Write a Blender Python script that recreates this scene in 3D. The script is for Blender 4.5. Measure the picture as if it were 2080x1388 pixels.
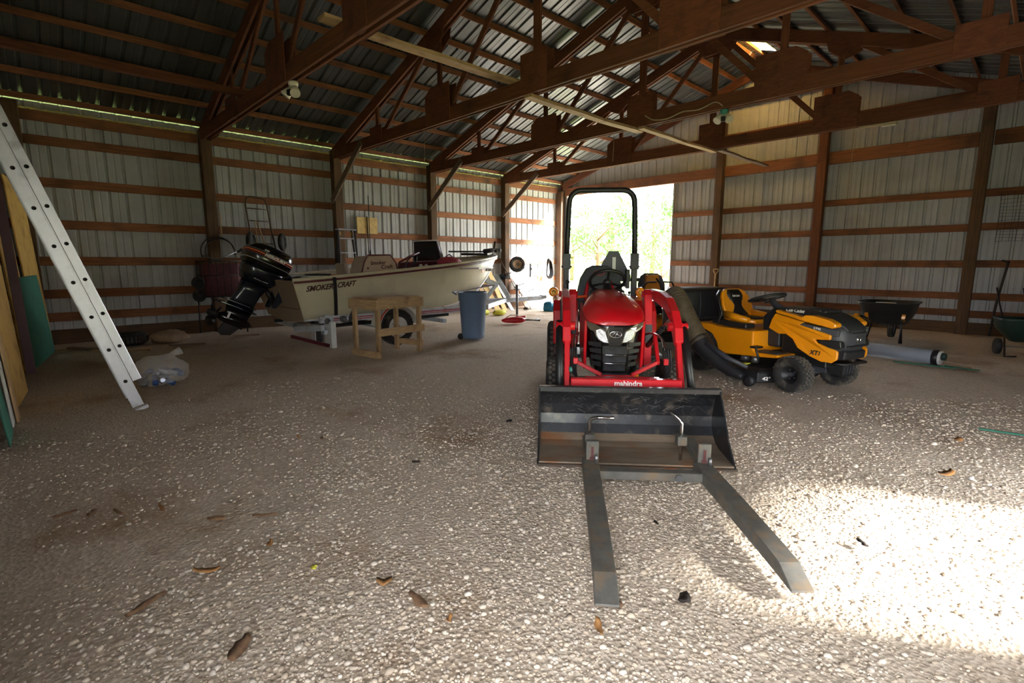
import bpy, bmesh, math, random
import numpy as np
from mathutils import Vector, Matrix

for _o in list(bpy.data.objects):
    bpy.data.objects.remove(_o)
SC = bpy.context.scene
COL = SC.collection
R = math.radians
V = Vector
RND = random.Random(7)

# ------------------------------------------------------------------ camera
F_PX, PITCH, YAW, CAM_H = 1031.0, math.atan2(161, 1031.0), R(46.4), 1.30
cam_d = bpy.data.cameras.new('camera')
cam_d.sensor_width = 36.0
cam_d.lens = 36.0 * F_PX / 2080.0
cam_d.clip_start = 0.05
cam_d.clip_end = 500
cam = bpy.data.objects.new('camera', cam_d)
COL.objects.link(cam)
cam.location = (0, 0, CAM_H)
cam.rotation_euler = (math.pi / 2 - PITCH, 0, YAW)
SC.camera = cam

# ------------------------------------------------------------------ sky, sun, exposure
wd = bpy.data.worlds.new('sky')
SC.world = wd
wd.use_nodes = True
wn = wd.node_tree
wn.nodes.clear()
w_out = wn.nodes.new('ShaderNodeOutputWorld')
w_bg = wn.nodes.new('ShaderNodeBackground')
w_sky = wn.nodes.new('ShaderNodeTexSky')
w_sky.sky_type = 'HOSEK_WILKIE'
SUN_DIR = V((-0.876, -0.482, 0)).normalized()          # the way the light travels, seen from above
SUN_EL = R(27)
w_sky.sun_direction = (-SUN_DIR * math.cos(SUN_EL) + V((0, 0, math.sin(SUN_EL))))
w_sky.turbidity = 5.0
w_sky.ground_albedo = 0.4
w_mix = wn.nodes.new('ShaderNodeMix')
w_mix.data_type = 'RGBA'
w_mix.inputs[0].default_value = 0.72
w_mix.inputs[7].default_value = (0.93, 0.95, 1.0, 1)
wn.links.new(w_sky.outputs[0], w_mix.inputs[6])
wn.links.new(w_mix.outputs[2], w_bg.inputs[0])
wn.links.new(w_bg.outputs[0], w_out.inputs[0])
w_bg.inputs[1].default_value = 2.5

sun_d = bpy.data.lights.new('sun', 'SUN')
sun_d.energy = 7.5
sun_d.angle = R(10)
sun_d.color = (1.0, 0.96, 0.90)
sun = bpy.data.objects.new('sun', sun_d)
COL.objects.link(sun)
sun.location = (20, 20, 20)
sun.rotation_euler = (SUN_DIR * math.cos(SUN_EL) - V((0, 0, math.sin(SUN_EL)))).to_track_quat('-Z', 'Y').to_euler()

SC.view_settings.view_transform = 'Standard'
SC.view_settings.look = 'None'
SC.view_settings.gamma = 1.0
SC.view_settings.use_curve_mapping = False
SC.view_settings.exposure = 3.35

# ------------------------------------------------------------------ materials
def srgb(r, g, b):
    f = lambda c: (c / 255 / 12.92) if c / 255 <= 0.04045 else ((c / 255 + 0.055) / 1.055) ** 2.4
    return (f(r), f(g), f(b))

def pbr(name, rgb, rough=0.6, metal=0.0, var=0.12, scale=8.0, bump=0.0, coat=0.0, stretch=None, dirt=None, dirt_amt=0.0,
        dirt_scale=6.0, alpha=1.0, trans=0.0, rnd=0.0, emit=0.0, bscale=None, spec=0.5):
    m = bpy.data.materials.new(name)
    m.use_nodes = True
    nt = m.node_tree
    b = nt.nodes['Principled BSDF']
    c = srgb(*rgb)
    tc = nt.nodes.new('ShaderNodeTexCoord')
    mp = nt.nodes.new('ShaderNodeMapping')
    mp.inputs['Scale'].default_value = stretch or (1, 1, 1)
    nt.links.new(tc.outputs['Object'], mp.inputs[0])
    nz = nt.nodes.new('ShaderNodeTexNoise')
    nz.inputs['Scale'].default_value = scale
    nz.inputs['Detail'].default_value = 6
    nz.inputs['Roughness'].default_value = 0.62
    nt.links.new(mp.outputs[0], nz.inputs['Vector'])
    rp = nt.nodes.new('ShaderNodeValToRGB')
    rp.color_ramp.elements[0].position = 0.3
    rp.color_ramp.elements[1].position = 0.7
    rp.color_ramp.elements[0].color = tuple(max(0, x * (1 - var)) for x in c) + (1,)
    rp.color_ramp.elements[1].color = tuple(min(1, x * (1 + var)) for x in c) + (1,)
    nt.links.new(nz.outputs[0], rp.inputs[0])
    out = rp.outputs[0]
    if dirt:
        n2 = nt.nodes.new('ShaderNodeTexNoise')
        n2.inputs['Scale'].default_value = dirt_scale
        n2.inputs['Detail'].default_value = 8
        nt.links.new(tc.outputs['Object'], n2.inputs['Vector'])
        r2 = nt.nodes.new('ShaderNodeValToRGB')
        r2.color_ramp.elements[0].position = 0.62 - 0.3 * dirt_amt
        r2.color_ramp.elements[1].position = 0.82 - 0.2 * dirt_amt
        nt.links.new(n2.outputs[0], r2.inputs[0])
        mx = nt.nodes.new('ShaderNodeMix')
        mx.data_type = 'RGBA'
        nt.links.new(r2.outputs[0], mx.inputs[0])
        nt.links.new(out, mx.inputs[6])
        mx.inputs[7].default_value = srgb(*dirt) + (1,)
        out = mx.outputs[2]
    if rnd:
        oi = nt.nodes.new('ShaderNodeObjectInfo')
        mr = nt.nodes.new('ShaderNodeMapRange')
        mr.inputs[3].default_value = 1 - rnd
        mr.inputs[4].default_value = 1 + rnd
        nt.links.new(oi.outputs['Random'], mr.inputs[0])
        hs = nt.nodes.new('ShaderNodeHueSaturation')
        nt.links.new(mr.outputs[0], hs.inputs['Value'])
        nt.links.new(out, hs.inputs['Color'])
        out = hs.outputs[0]
    nt.links.new(out, b.inputs['Base Color'])
    b.inputs['Roughness'].default_value = rough
    b.inputs['Metallic'].default_value = metal
    b.inputs['Specular IOR Level'].default_value = spec
    if coat:
        b.inputs['Coat Weight'].default_value = coat
        b.inputs['Coat Roughness'].default_value = 0.08
    if trans:
        b.inputs['Transmission Weight'].default_value = trans
    if alpha < 1:
        b.inputs['Alpha'].default_value = alpha
    if emit:
        b.inputs['Emission Color'].default_value = c + (1,)
        b.inputs['Emission Strength'].default_value = emit
    if bump:
        bp = nt.nodes.new('ShaderNodeBump')
        bp.inputs['Strength'].default_value = bump
        bp.inputs['Distance'].default_value = 0.01
        src = nz
        if bscale:
            src = nt.nodes.new('ShaderNodeTexNoise')
            src.inputs['Scale'].default_value = bscale
            src.inputs['Detail'].default_value = 5
            nt.links.new(mp.outputs[0], src.inputs['Vector'])
        nt.links.new(src.outputs[0], bp.inputs['Height'])
        nt.links.new(bp.outputs[0], b.inputs['Normal'])
    return m

MT = {}
WOODS = dict(x=(0.6, 14, 14), y=(14, 0.6, 14), z=(14, 14, 0.6))
for ax, st in WOODS.items():
    MT['girt_' + ax] = pbr('girt_wood_' + ax, (126, 80, 50), 0.85, 0, 0.38, 3.0, 0.25, stretch=st, rnd=0.22, dirt=(72, 48, 32), dirt_amt=0.35, dirt_scale=2.2)
    MT['truss_' + ax] = pbr('truss_wood_' + ax, (104, 60, 34), 0.85, 0, 0.35, 3.0, 0.2, stretch=st, rnd=0.15, dirt=(70, 40, 24), dirt_amt=0.3, dirt_scale=2)
    MT['post_' + ax] = pbr('post_wood_' + ax, (92, 68, 46), 0.9, 0, 0.4, 3.0, 0.3, stretch=st, rnd=0.15, dirt=(58, 44, 32), dirt_amt=0.4, dirt_scale=1.6)
    MT['pale_' + ax] = pbr('pale_wood_' + ax, (178, 148, 108), 0.8, 0, 0.25, 3.0, 0.2, stretch=st, rnd=0.1, dirt=(120, 84, 54), dirt_amt=0.25, dirt_scale=4)
    MT['grey_' + ax] = pbr('weathered_wood_' + ax, (118, 98, 84), 0.9, 0, 0.3, 3.0, 0.3, stretch=st, rnd=0.1)
MT['gusset'] = pbr('gusset_plywood', (104, 58, 34), 0.8, 0, 0.3, 5.0, 0.2, stretch=(2, 8, 8), rnd=0.12, dirt=(72, 40, 26), dirt_amt=0.3, dirt_scale=5)
MT['panel'] = pbr('wall_panel_steel', (172, 173, 174), 0.5, 0.0, 0.08, 3.0, 0.0, dirt=(146, 144, 140), dirt_amt=0.25, dirt_scale=1.5, rnd=0.04)
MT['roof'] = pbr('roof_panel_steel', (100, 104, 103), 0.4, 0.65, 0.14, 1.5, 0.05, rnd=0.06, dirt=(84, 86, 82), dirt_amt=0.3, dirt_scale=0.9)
MT['foam'] = pbr('yellow_foam', (214, 198, 130), 0.9, 0, 0.25, 25, 0.4)
def translucent(name, rgb):
    m = bpy.data.materials.new(name)
    m.use_nodes = True
    nt = m.node_tree
    nt.nodes.remove(nt.nodes['Principled BSDF'])
    tl = nt.nodes.new('ShaderNodeBsdfTranslucent')
    tc = nt.nodes.new('ShaderNodeTexCoord')
    nz = nt.nodes.new('ShaderNodeTexNoise')
    nz.inputs['Scale'].default_value = 14
    nt.links.new(tc.outputs['Object'], nz.inputs['Vector'])
    mx = nt.nodes.new('ShaderNodeMix')
    mx.data_type = 'RGBA'
    mx.inputs[6].default_value = srgb(*rgb) + (1,)
    mx.inputs[7].default_value = tuple(0.8 * c for c in srgb(*rgb)) + (1,)
    nt.links.new(nz.outputs[0], mx.inputs[0])
    nt.links.new(mx.outputs[2], tl.inputs[0])
    nt.links.new(tl.outputs[0], nt.nodes['Material Output'].inputs[0])
    return m
MT['skylight'] = translucent('translucent_sheet', (255, 226, 150))
MT['yply'] = pbr('yellow_plywood', (190, 150, 74), 0.75, 0, 0.2, 4, 0.15, stretch=(8, 8, 1), rnd=0.1, dirt=(140, 100, 50), dirt_amt=0.3, dirt_scale=5)
MT['osb'] = pbr('pale_board', (206, 176, 116), 0.8, 0, 0.2, 12, 0.1, rnd=0.08)
MT['green'] = pbr('green_board', (38, 104, 84), 0.7, 0, 0.2, 4, 0.05, dirt=(70, 110, 80), dirt_amt=0.3)
MT['purple'] = pbr('maroon_steel', (84, 56, 62), 0.45, 0.3, 0.15, 6)
MT['white'] = pbr('white_paint', (214, 214, 210), 0.55, 0, 0.06, 8)
MT['alu'] = pbr('aluminium', (214, 216, 222), 0.36, 0.75, 0.06, 12, 0.02, dirt=(150, 150, 155), dirt_amt=0.2)
MT['red'] = pbr('tractor_red', (206, 14, 28), 0.34, 0, 0.06, 5, coat=0.5, dirt=(172, 62, 58), dirt_amt=0.25, dirt_scale=2.5)
MT['redm'] = pbr('loader_red', (204, 22, 34), 0.42, 0, 0.08, 6, coat=0.2)
MT['black'] = pbr('gloss_black', (14, 14, 16), 0.18, 0, 0.1, 6, coat=0.3)
MT['satin'] = pbr('satin_black', (26, 26, 28), 0.45, 0, 0.15, 10)
MT['plastic'] = pbr('black_plastic', (32, 33, 36), 0.5, 0, 0.15, 14, 0.03)
MT['dgrey'] = pbr('dark_grey_plastic', (62, 64, 70), 0.5, 0, 0.1, 12, 0.03)
MT['rubber'] = pbr('rubber', (34, 33, 32), 0.85, 0, 0.25, 14, 0.1, dirt=(92, 84, 74), dirt_amt=0.3, dirt_scale=9)
MT['tread'] = pbr('dusty_tread', (78, 74, 69), 0.9, 0, 0.25, 14, 0.1, dirt=(112, 104, 92), dirt_amt=0.45, dirt_scale=9)
MT['chrome'] = pbr('chrome', (215, 216, 220), 0.14, 1.0, 0.03, 6)
MT['jet'] = pbr('matt_black_cord', (7, 7, 8), 0.9, 0, 0.1, 10, spec=0.1)
MT['steel'] = pbr('grey_steel', (120, 120, 122), 0.4, 0.8, 0.15, 10)
MT['lens'] = pbr('headlight_reflector', (225, 228, 235), 0.12, 0.9, 0.25, 60, 0.6)
MT['smoke'] = pbr('smoked_lens', (96, 86, 72), 0.12, 0.1, 0.2, 20, coat=0.6)
MT['amber'] = pbr('amber_lens', (255, 142, 0), 0.2, 0, 0.15, 40, 0.3, coat=0.6)
MT['amber2'] = pbr('amber_centre', (255, 196, 60), 0.15, 0, 0.1, 40, coat=0.6)
MT['yellow'] = pbr('mower_yellow', (226, 142, 8), 0.38, 0, 0.05, 4, coat=0.4)
MT['cushion'] = pbr('black_vinyl', (24, 24, 26), 0.55, 0, 0.12, 30, 0.1)
MT['sgrey'] = pbr('grey_vinyl', (70, 74, 78), 0.55, 0, 0.12, 30, 0.1)
MT['hull'] = pbr('cream_hull_paint', (206, 198, 168), 0.35, 0, 0.05, 3, coat=0.25, dirt=(186, 178, 150), dirt_amt=0.2, dirt_scale=2)
MT['transom'] = pbr('tan_paint', (158, 138, 116), 0.5, 0, 0.08, 5)
MT['maroon'] = pbr('maroon_trim', (92, 26, 40), 0.45, 0, 0.12, 8)
MT['beige'] = pbr('beige_console', (190, 168, 148), 0.5, 0, 0.06, 6)
MT['carpet'] = pbr('dark_maroon_carpet', (66, 34, 42), 0.95, 0, 0.25, 40, 0.2)
MT['navy'] = pbr('navy_enamel', (18, 26, 42), 0.22, 0.2, 0.1, 6, coat=0.5)
MT['orange'] = pbr('orange_stripe', (222, 112, 50), 0.4, 0, 0.05, 6)
MT['peach'] = pbr('orange_red_lever', (232, 84, 30), 0.45, 0, 0.05, 6)
MT['trailer'] = pbr('trailer_white', (196, 204, 214), 0.4, 0.2, 0.1, 6, dirt=(150, 130, 110), dirt_amt=0.25, dirt_scale=8)
MT['tred'] = pbr('trailer_red', (172, 44, 40), 0.45, 0, 0.1, 8)
MT['blue'] = pbr('blue_grey_plastic', (104, 124, 152), 0.5, 0, 0.06, 10, 0.02)
MT['teal'] = pbr('teal_plastic', (20, 116, 156), 0.4, 0, 0.08, 8)
MT['cyan'] = pbr('cyan_plastic', (70, 180, 205), 0.4, 0, 0.08, 8)
MT['rust'] = pbr('rusty_steel', (86, 76, 66), 0.6, 0.5, 0.3, 9, 0.1, dirt=(112, 66, 38), dirt_amt=0.35, dirt_scale=7)
MT['fork'] = pbr('worn_fork_steel', (94, 92, 86), 0.6, 0.3, 0.3, 9, 0.1, dirt=(120, 98, 72), dirt_amt=0.35, dirt_scale=11)
MT['wire'] = pbr('dark_wire', (44, 38, 34), 0.6, 0.5, 0.2, 10)
MT['brown'] = pbr('brown_frame', (78, 62, 44), 0.6, 0.3, 0.2, 10)
MT['wine'] = pbr('faded_red_canvas', (96, 52, 58), 0.9, 0, 0.3, 20, 0.2)
MT['brick'] = pbr('red_plastic', (186, 22, 36), 0.4, 0, 0.08, 8)
MT['pink'] = pbr('pink_red_bag', (170, 60, 78), 0.6, 0, 0.3, 18)
MT['lime'] = pbr('yellow_bag', (206, 200, 60), 0.7, 0, 0.25, 14)
MT['pvc'] = pbr('grey_pipe', (140, 146, 156), 0.45, 0, 0.06, 8)
MT['dgreen'] = pbr('dark_green_plastic', (24, 48, 40), 0.5, 0, 0.15, 10)
MT['lever'] = pbr('orange_mark', (196, 70, 40), 0.5, 0, 0.1, 8)
MT['lamp'] = pbr('white_lamp_plastic', (212, 206, 186), 0.5, 0, 0.08, 10)
MT['tealcap'] = pbr('teal_cap', (60, 130, 118), 0.5, 0, 0.08, 10)
MT['cord'] = pbr('pale_cord', (176, 160, 130), 0.8, 0, 0.15, 20)
MT['bag'] = pbr('clear_bag', (215, 212, 205), 0.25, 0, 0.1, 10, alpha=0.34)
MT['can'] = pbr('crushed_can', (160, 168, 186), 0.3, 0.8, 0.4, 18)
MT['canb'] = pbr('blue_can', (60, 90, 150), 0.3, 0.6, 0.3, 18)
MT['bark'] = pbr('bark_chip', (112, 84, 60), 0.95, 0, 0.35, 40, 0.4, rnd=0.25)
MT['leaf'] = pbr('dry_leaf', (150, 106, 60), 0.9, 0, 0.3, 30, rnd=0.25)
MT['ink'] = pbr('dark_lettering', (74, 34, 34), 0.5, 0, 0.05, 10)
MT['print'] = pbr('white_lettering', (232, 230, 224), 0.5, 0, 0.03, 10)
MT['printr'] = pbr('red_emblem', (170, 52, 52), 0.5, 0, 0.05, 10)
MT['hose'] = pbr('ribbed_brown_hose', (98, 86, 68), 0.4, 0, 0.25, 10, coat=0.3)
MT['bone'] = pbr('tan_rubbish', (150, 124, 98), 0.85, 0, 0.25, 10, 0.2)

# ------------------------------------------------------------------ mesh helpers
def ortho(d):
    d = V(d).normalized()
    a = V((0, 0, 1)) if abs(d.z) < 0.9 else V((1, 0, 0))
    x = a.cross(d).normalized()
    return x, d.cross(x).normalized(), d

class MB:
    def __init__(s):
        s.v, s.f, s.s = [], [], []
    def add(s, vs, fs, smooth=False):
        o = len(s.v)
        s.v += [tuple(p) for p in vs]
        for f in fs:
            s.f.append(tuple(i + o for i in f))
            s.s.append(smooth)
        return s
    def box(s, c, d, rot=None):
        c = V(c)
        m = rot if isinstance(rot, Matrix) else (Matrix.Rotation(0, 3, 'X') if rot is None else
             (Matrix.Rotation(rot[2], 3, 'Z') @ Matrix.Rotation(rot[1], 3, 'Y') @ Matrix.Rotation(rot[0], 3, 'X')))
        ps = [c + m @ V((sx * d[0] / 2, sy * d[1] / 2, sz * d[2] / 2)) for sz in (-1, 1) for sx, sy in ((-1, -1), (1, -1), (1, 1), (-1, 1))]
        return s.add(ps, [(3, 2, 1, 0), (4, 5, 6, 7), (0, 1, 5, 4), (1, 2, 6, 5), (2, 3, 7, 6), (3, 0, 4, 7)])
    def bx(s, x0, x1, y0, y1, z0, z1):
        return s.box(((x0 + x1) / 2, (y0 + y1) / 2, (z0 + z1) / 2), (abs(x1 - x0), abs(y1 - y0), abs(z1 - z0)))
    def bar(s, p0, p1, w, h, up=(0, 0, 1)):
        p0, p1 = V(p0), V(p1)
        d = (p1 - p0).normalized()
        x = d.cross(V(up))
        x = x.normalized() if x.length > 1e-4 else ortho(d)[0]
        u = x.cross(d).normalized()
        ps = [p + x * a * w / 2 + u * b * h / 2 for p in (p0, p1) for a, b in ((-1, -1), (1, -1), (1, 1), (-1, 1))]
        return s.add(ps, [(0, 1, 2, 3), (7, 6, 5, 4), (0, 4, 5, 1), (1, 5, 6, 2), (2, 6, 7, 3), (3, 7, 4, 0)])
    def rings(s, rs, closed=True, cap=True, smooth=True, loop=False):
        n = len(rs[0])
        vs = [p for r in rs for p in r]
        fs = []
        m = len(rs)
        for i in range(m if loop else m - 1):
            j = (i + 1) % m
            for k in range(n if closed else n - 1):
                l = (k + 1) % n
                fs.append((i * n + k, i * n + l, j * n + l, j * n + k))
        s.add(vs, fs, smooth)
        if cap and not loop and closed:
            o = len(s.v) - len(vs)
            s.f += [tuple(o + k for k in reversed(range(n))), tuple(o + (m - 1) * n + k for k in range(n))]
            s.s += [False, False]
        return s
    def tube(s, pts, r, seg=8, loop=False, smooth=True):
        pts = [V(p) for p in pts]
        n = len(pts)
        rr = r if isinstance(r, (list, tuple)) else [r] * n
        rs = []
        px = None
        for i, p in enumerate(pts):
            if loop:
                d = pts[(i + 1) % n] - pts[i - 1]
            else:
                d = pts[min(i + 1, n - 1)] - pts[max(i - 1, 0)]
            d.normalize()
            if px is None:
                px = ortho(d)[0]
            x = (px - d * px.dot(d))
            x = x.normalized() if x.length > 1e-5 else ortho(d)[0]
            px = x
            y = d.cross(x)
            rs.append([p + (x * math.cos(2 * math.pi * k / seg) + y * math.sin(2 * math.pi * k / seg)) * rr[i] for k in range(seg)])
        return s.rings(rs, True, True, smooth, loop)
    def cyl(s, p0, p1, r0, r1=None, seg=16):
        return s.tube([p0, p1], [r0, r0 if r1 is None else r1], seg)
    def lathe(s, prof, o, axis, seg=24, closed=False, smooth=True):
        x, y, d = ortho(axis)
        o = V(o)
        rs = [[o + d * h + (x * math.cos(2 * math.pi * k / seg) + y * math.sin(2 * math.pi * k / seg)) * r for k in range(seg)] for r, h in prof]
        return s.rings(rs, True, not closed, smooth, closed)
    def prism(s, poly, depth, fn):
        """poly of (a, b); fn(a, b, t) gives the point, t runs over the two sides of depth"""
        t0, t1 = depth
        n = len(poly)
        vs = [fn(a, b, t0) for a, b in poly] + [fn(a, b, t1) for a, b in poly]
        fs = [tuple(range(n)), tuple(reversed(range(n, 2 * n)))]
        fs += [(k, k + n, (k + 1) % n + n, (k + 1) % n) for k in range(n)]
        return s.add(vs, fs)
    def px(s, poly, x0, x1):      # poly in (y, z), thick along x
        return s.prism(poly, (x0, x1), lambda a, b, t: (t, a, b))
    def py(s, poly, y0, y1):      # poly in (x, z), thick along y
        return s.prism(poly, (y0, y1), lambda a, b, t: (a, t, b))
    def pz(s, poly, z0, z1):      # poly in (x, y), thick along z
        return s.prism(poly, (z0, z1), lambda a, b, t: (a, b, t))
    def ball(s, c, r, seg=12, n=8):
        r = r if isinstance(r, (list, tuple)) else (r, r, r)
        c = V(c)
        rs = []
        for i in range(n + 1):
            a = math.pi * i / n
            q = max(math.sin(a), 0.02)
            rs.append([c + V((r[0] * q * math.cos(2 * math.pi * k / seg), r[1] * q * math.sin(2 * math.pi * k / seg), -r[2] * math.cos(a))) for k in range(seg)])
        return s.rings(rs)
    def torus(s, c, axis, R1, r, seg=28, sub=8, sc=(1, 1)):
        x, y, d = ortho(axis)
        c = V(c)
        return s.tube([c + x * R1 * sc[0] * math.cos(2 * math.pi * k / seg) + y * R1 * sc[1] * math.sin(2 * math.pi * k / seg) for k in range(seg)], r, sub, True)
    def mesh(s, name):
        me = bpy.data.meshes.new(name)
        me.from_pydata(s.v, [], s.f)
        me.polygons.foreach_set('use_smooth', s.s)
        bm = bmesh.new()
        bm.from_mesh(me)
        bmesh.ops.recalc_face_normals(bm, faces=bm.faces)
        bm.to_mesh(me)
        bm.free()
        return me
    def build(s, name, mat, parent=None, bevel=0.0, seg=1):
        me = s.mesh(name)
        me.materials.append(MT[mat] if isinstance(mat, str) else mat)
        o = bpy.data.objects.new(name, me)
        COL.objects.link(o)
        if parent:
            o.parent = parent
        if bevel:
            bv = o.modifiers.new('bevel', 'BEVEL')
            bv.width = bevel
            bv.segments = seg
            bv.limit_method = 'ANGLE'
            bv.angle_limit = R(40)
        return o

def tag(o, label=None, cat=None, group=None, kind=None):
    for k, v in (('label', label), ('category', cat), ('group', group), ('kind', kind)):
        if v:
            o[k] = v
    return o

def thing(name, loc, rz=0.0, label=None, cat=None, group=None, kind=None):
    o = bpy.data.objects.new(name, None)
    COL.objects.link(o)
    o.location = loc
    o.rotation_euler = (0, 0, rz)
    o.empty_display_size = 0.1
    return tag(o, label, cat, group, kind)

def obj_from_mesh(name, me, parent=None, loc=None, rot=None, sc=None):
    o = bpy.data.objects.new(name, me)
    COL.objects.link(o)
    if parent:
        o.parent = parent
    if loc is not None:
        o.location = loc
    if rot is not None:
        o.rotation_euler = rot
    if sc is not None:
        o.scale = sc
    return o

def lettering(name, body, size, mat, parent, o, xd, yd, width=None, shear=0.0, bold=0.0, extrude=0.0015):
    """flat lettering: baseline centre o, reading direction xd, up direction yd"""
    cu = bpy.data.curves.new('t', 'FONT')
    cu.body = body
    cu.size = size
    cu.align_x = 'CENTER'
    cu.shear = shear
    cu.offset = bold
    cu.extrude = extrude
    cu.resolution_u = 3
    tmp = bpy.data.objects.new('t', cu)
    COL.objects.link(tmp)
    dg = bpy.context.evaluated_depsgraph_get()
    me = bpy.data.meshes.new_from_object(tmp.evaluated_get(dg))
    bpy.data.objects.remove(tmp)
    bpy.data.curves.remove(cu)
    xs = [v.co.x for v in me.vertices]
    k = 1.0 if not width else width / (max(xs) - min(xs))
    xd, yd = V(xd).normalized(), V(yd).normalized()
    n = xd.cross(yd)
    for v in me.vertices:
        v.co = V(o) + xd * v.co.x * k + yd * v.co.y + n * v.co.z
    me.name = name
    me.materials.clear()
    me.materials.append(MT[mat])
    ob = bpy.data.objects.new(name, me)
    COL.objects.link(ob)
    if parent:
        ob.parent = parent
    return ob

def arc(c, r, a0, a1, n, f):
    return [f(c[0] + r * math.cos(R(a0 + (a1 - a0) * i / n)), c[1] + r * math.sin(R(a0 + (a1 - a0) * i / n))) for i in range(n + 1)]

def smooth_path(pts, n=6):
    pts = [V(p) for p in pts]
    out = []
    for i in range(len(pts) - 1):
        p0, p1, p2, p3 = pts[max(i - 1, 0)], pts[i], pts[i + 1], pts[min(i + 2, len(pts) - 1)]
        for k in range(n):
            t = k / n
            out.append(0.5 * ((2 * p1) + (p2 - p0) * t + (2 * p0 - 5 * p1 + 4 * p2 - p3) * t * t + (3 * p1 - p0 - 3 * p2 + p3) * t ** 3))
    return out + [pts[-1]]

def wheel(parent, c, rad, wid, rimr, tread='turf', name='wheel', rim='satin', hub='dgrey', white=False, axis=(1, 0, 0), nblk=30):
    """tyre, tread blocks, rim and hub; axis along local x"""
    c = V(c)
    sh = min(0.035, wid * 0.2)
    h = wid / 2
    prof = [(rimr, -h * 0.72), (rimr + 0.01, -h * 0.86), (rimr + (rad - rimr) * 0.55, -h), (rad - sh * 0.6, -h * 0.92), (rad - 0.012, -h * 0.72), (rad - 0.006, 0),
            (rad - 0.012, h * 0.72), (rad - sh * 0.6, h * 0.92), (rimr + (rad - rimr) * 0.55, h), (rimr + 0.01, h * 0.86), (rimr, h * 0.72)]
    t = MB().lathe(prof, c, axis, 36, True).build('tyre' if parent.get('label') else name, 'rubber', parent)
    x, y, d = ortho(axis)
    tb = MB()
    cols = 5
    for k in range(nblk):
        for j in range(cols):
            a = 2 * math.pi * (k + 0.5 * (j % 2)) / nblk
            w = h * 1.5 / cols
            ax = -h * 0.75 + w * (j + 0.5)
            rr = rad - 0.004 - 0.012 * (abs(ax) / h) ** 2
            rd = x * math.cos(a) + y * math.sin(a)
            tg = -x * math.sin(a) + y * math.cos(a)
            m = Matrix((d, tg, rd)).transposed()
            if tread == 'turf':
                m = m @ Matrix.Rotation(R(26 if j % 2 else -26), 3, 'Z')
            tb.box(c + d * ax + rd * (rr - 0.004), (w * 0.86, 2 * math.pi * rad / nblk * 0.6, 0.016), m)
    tb.build('tread', 'tread', t)
    rp = [(0.0001, -h * 0.1), (rimr * 0.35, -h * 0.1), (rimr * 0.45, -h * 0.3), (rimr * 0.8, -h * 0.35), (rimr * 0.95, -h * 0.7), (rimr + 0.012, -h * 0.78),
          (rimr + 0.012, h * 0.78), (rimr * 0.95, h * 0.7), (rimr * 0.8, h * 0.35), (rimr * 0.45, h * 0.3), (rimr * 0.35, h * 0.1), (0.0001, h * 0.1)]
    rm = MB().lathe(rp, c, axis, 24).build('rim', rim, t)
    hb = MB()
    hb.cyl(c - d * h * 0.55, c + d * h * 0.55, rimr * 0.25, None, 12)
    for k in range(5):
        a = 2 * math.pi * k / 5
        q = c + (x * math.cos(a) + y * math.sin(a)) * rimr * 0.55
        hb.cyl(q - d * h * 0.42, q + d * h * 0.42, 0.008, None, 6)
    hb.build('hub', hub, t)
    return t
# ------------------------------------------------------------------ the building shell
XL, XR, YN, YF, XC, SL = -10.97, 1.10, -0.34, 12.57, -4.87, 0.335
def roof_z(x):                       # underside of the roof sheets
    return 3.80 + SL * (x + 10.84) if x <= XC else 3.80 + SL * (XC + 10.84) - SL * (x - XC)

def rib_profile(u0, u1):
    """inner face of a ribbed steel sheet: (along, outward) pairs"""
    pts = [(u0, 0.0)]
    n = max(1, round((u1 - u0) / 0.2286))
    st = (u1 - u0) / n
    for i in range(n):
        c = u0 + st * (i + 0.5)
        pts += [(c - 0.030, 0.0), (c - 0.014, 0.024), (c + 0.014, 0.024), (c + 0.030, 0.0)]
        if i < n - 1:
            e = u0 + st * (i + 1)
            pts += [(e - 0.014, 0.0), (e - 0.008, 0.005), (e + 0.008, 0.005), (e + 0.014, 0.0)]
    return pts + [(u1, 0.0)]

def sheet(name, parent, u0, u1, fn, mat='panel', t=0.0012):
    """fn(u, out, k) -> point for the k = 0 / 1 ends; a thin folded steel sheet"""
    p = rib_profile(u0, u1)
    vs, fs, n = [], [], len(p)
    for th in (0, t):
        for k in (0, 1):
            vs += [fn(u, d + th, k) for u, d in p]
    for i in range(n - 1):
        fs.append((i, i + 1, n + i + 1, n + i))
        fs.append((2 * n + i, 3 * n + i, 3 * n + i + 1, 2 * n + i + 1))
        fs.append((i, 2 * n + i, 2 * n + i + 1, i + 1))
        fs.append((n + i, n + i + 1, 3 * n + i + 1, 3 * n + i))
    return MB().add(vs, fs).build(name, mat, parent)

def spans(a, b, w=0.914):
    n = max(1, round((b - a) / w))
    return [(a + (b - a) * i / n, a + (b - a) * (i + 1) / n) for i in range(n)]

GAP = -0.004
wl = tag(thing('wall_left', (XL, 6, 0)), kind='structure')
wf = tag(thing('wall_far', (-5, YF, 0)), kind='structure')
wn_ = tag(thing('wall_near', (-7, YN, 0)), kind='structure')
wr = tag(thing('wall_right', (XR, 6, 0)), kind='structure')
ce = tag(thing('ceiling', (XC, 6, 5.8)), kind='structure')
for e in (wl, wf, wn_, wr, ce):
    e.location = (0, 0, 0)

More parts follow.
